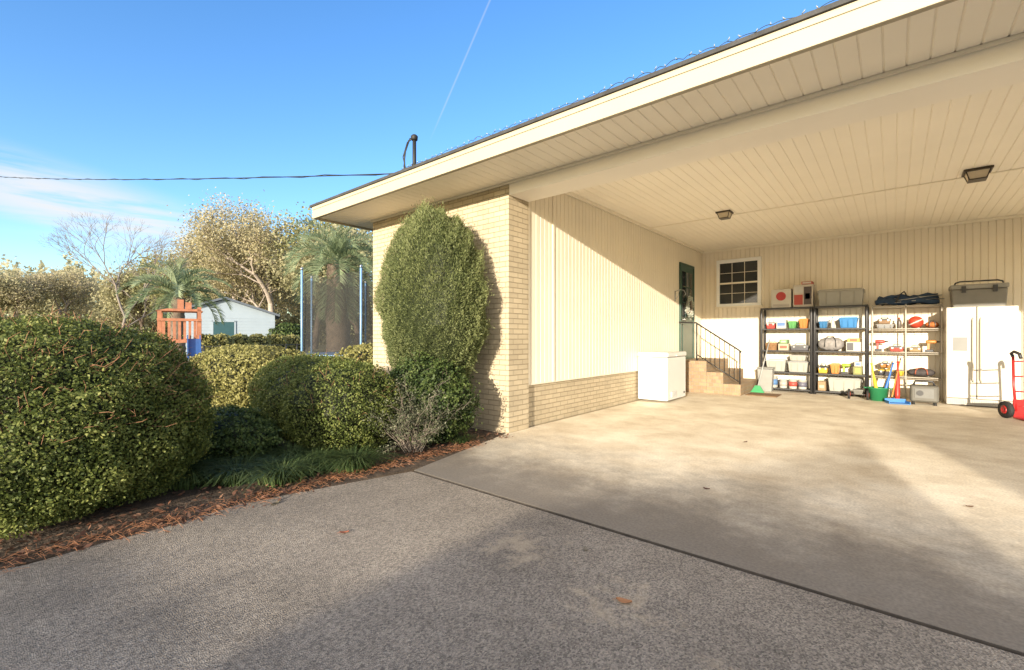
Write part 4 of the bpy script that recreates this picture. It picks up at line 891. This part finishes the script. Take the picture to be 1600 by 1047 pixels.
def mr(x,a,b,c=0,d=1,sm=True):
    n=nn(nt,'ShaderNodeMapRange'); 
    if sm: n.interpolation_type='SMOOTHSTEP'
    L.new(x,n.inputs[0]); n.inputs[1].default_value=a; n.inputs[2].default_value=b; n.inputs[3].default_value=c; n.inputs[4].default_value=d; return n.outputs[0]
def op(o_,a,b=None):
    n=nn(nt,'ShaderNodeMath',operation=o_)
    for i,q in enumerate((a,b)):
        if q is None: continue
        if isinstance(q,(int,float)): n.inputs[i].default_value=q
        else: L.new(q,n.inputs[i])
    return n.outputs[0]
def mul(a,b): return op('MULTIPLY',a,b)
hs=nn(nt,'ShaderNodeHueSaturation'); hs.inputs['Saturation'].default_value=1.25; L.new(sky.outputs[0],hs.inputs['Color'])
tn=nn(nt,'ShaderNodeMixRGB',blend_type='MULTIPLY'); tn.inputs[0].default_value=1; tn.inputs[2].default_value=(.74,.83,1.04,1); L.new(hs.outputs[0],tn.inputs[1])
# warm glow added to the unseen sky around the sun for fill light
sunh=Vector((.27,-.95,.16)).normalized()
sun_fill=nn(nt,'ShaderNodeMixRGB'); L.new(mr(dot(sunh),.05,.85,0,.6),sun_fill.inputs[0]); L.new(tn.outputs[0],sun_fill.inputs[1]); sun_fill.inputs[2].default_value=(8.0,6.9,5.4,1)
mp=nn(nt,'ShaderNodeMapping'); mp.inputs['Rotation'].default_value=(R(6),R(-6),0); mp.inputs['Scale'].default_value=(2.2,2.2,22); L.new(tcn.outputs['Generated'],mp.inputs[0])
no=nn(nt,'ShaderNodeTexNoise'); no.inputs['Scale'].default_value=1.6; no.inputs['Detail'].default_value=8; no.inputs['Roughness'].default_value=.6; no.inputs['Distortion'].default_value=.25; L.new(mp.outputs[0],no.inputs['Vector'])
cx=op('SUBTRACT',dot(rt),-.66); cz=op('ADD',op('SUBTRACT',dot(Vector((0,0,1))),.20),mul(cx,.25))
rr=op('SQRT',op('ADD',op('POWER',op('ABSOLUTE',mul(cx,1.0/.28)),2.0),op('POWER',op('ABSOLUTE',mul(cz,1.0/.075)),2.0)))
front=mr(dot(fw),.3,.5)
cl=mul(mul(mul(mr(no.outputs['Fac'],.3,.6),mr(rr,1.0,.1)),front),1.0)
a_,b_=dirv(770,-10),dirv(675,212); nrm=a_.cross(b_).normalized()
ct=mul(mul(mul(mr(op('ABSOLUTE',dot(nrm)),.0026,.0003),mr(dot(Vector((0,0,1))),.38,.46)),front),.22)
fac=op('MINIMUM',op('ADD',cl,ct),1.0)
mx=nn(nt,'ShaderNodeMixRGB'); L.new(fac,mx.inputs[0]); L.new(sun_fill.outputs[0],mx.inputs[1]); mx.inputs[2].default_value=(2.15,2.2,2.25,1)
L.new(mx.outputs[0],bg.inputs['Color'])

# ---------------------------------------------------------------- camera
cam=bpy.data.cameras.new('camera'); cam.sensor_width=36; cam.lens=36*F/1600; cam.shift_y=.0022; cam.clip_end=2000; cam.clip_start=.05
co=bpy.data.objects.new('camera',cam); C.objects.link(co); co.location=(0,0,H); co.rotation_euler=(R(90),0,R(40)); scene.camera=co
scene.view_settings.view_transform='Standard'; scene.view_settings.look='None'; scene.view_settings.exposure=0
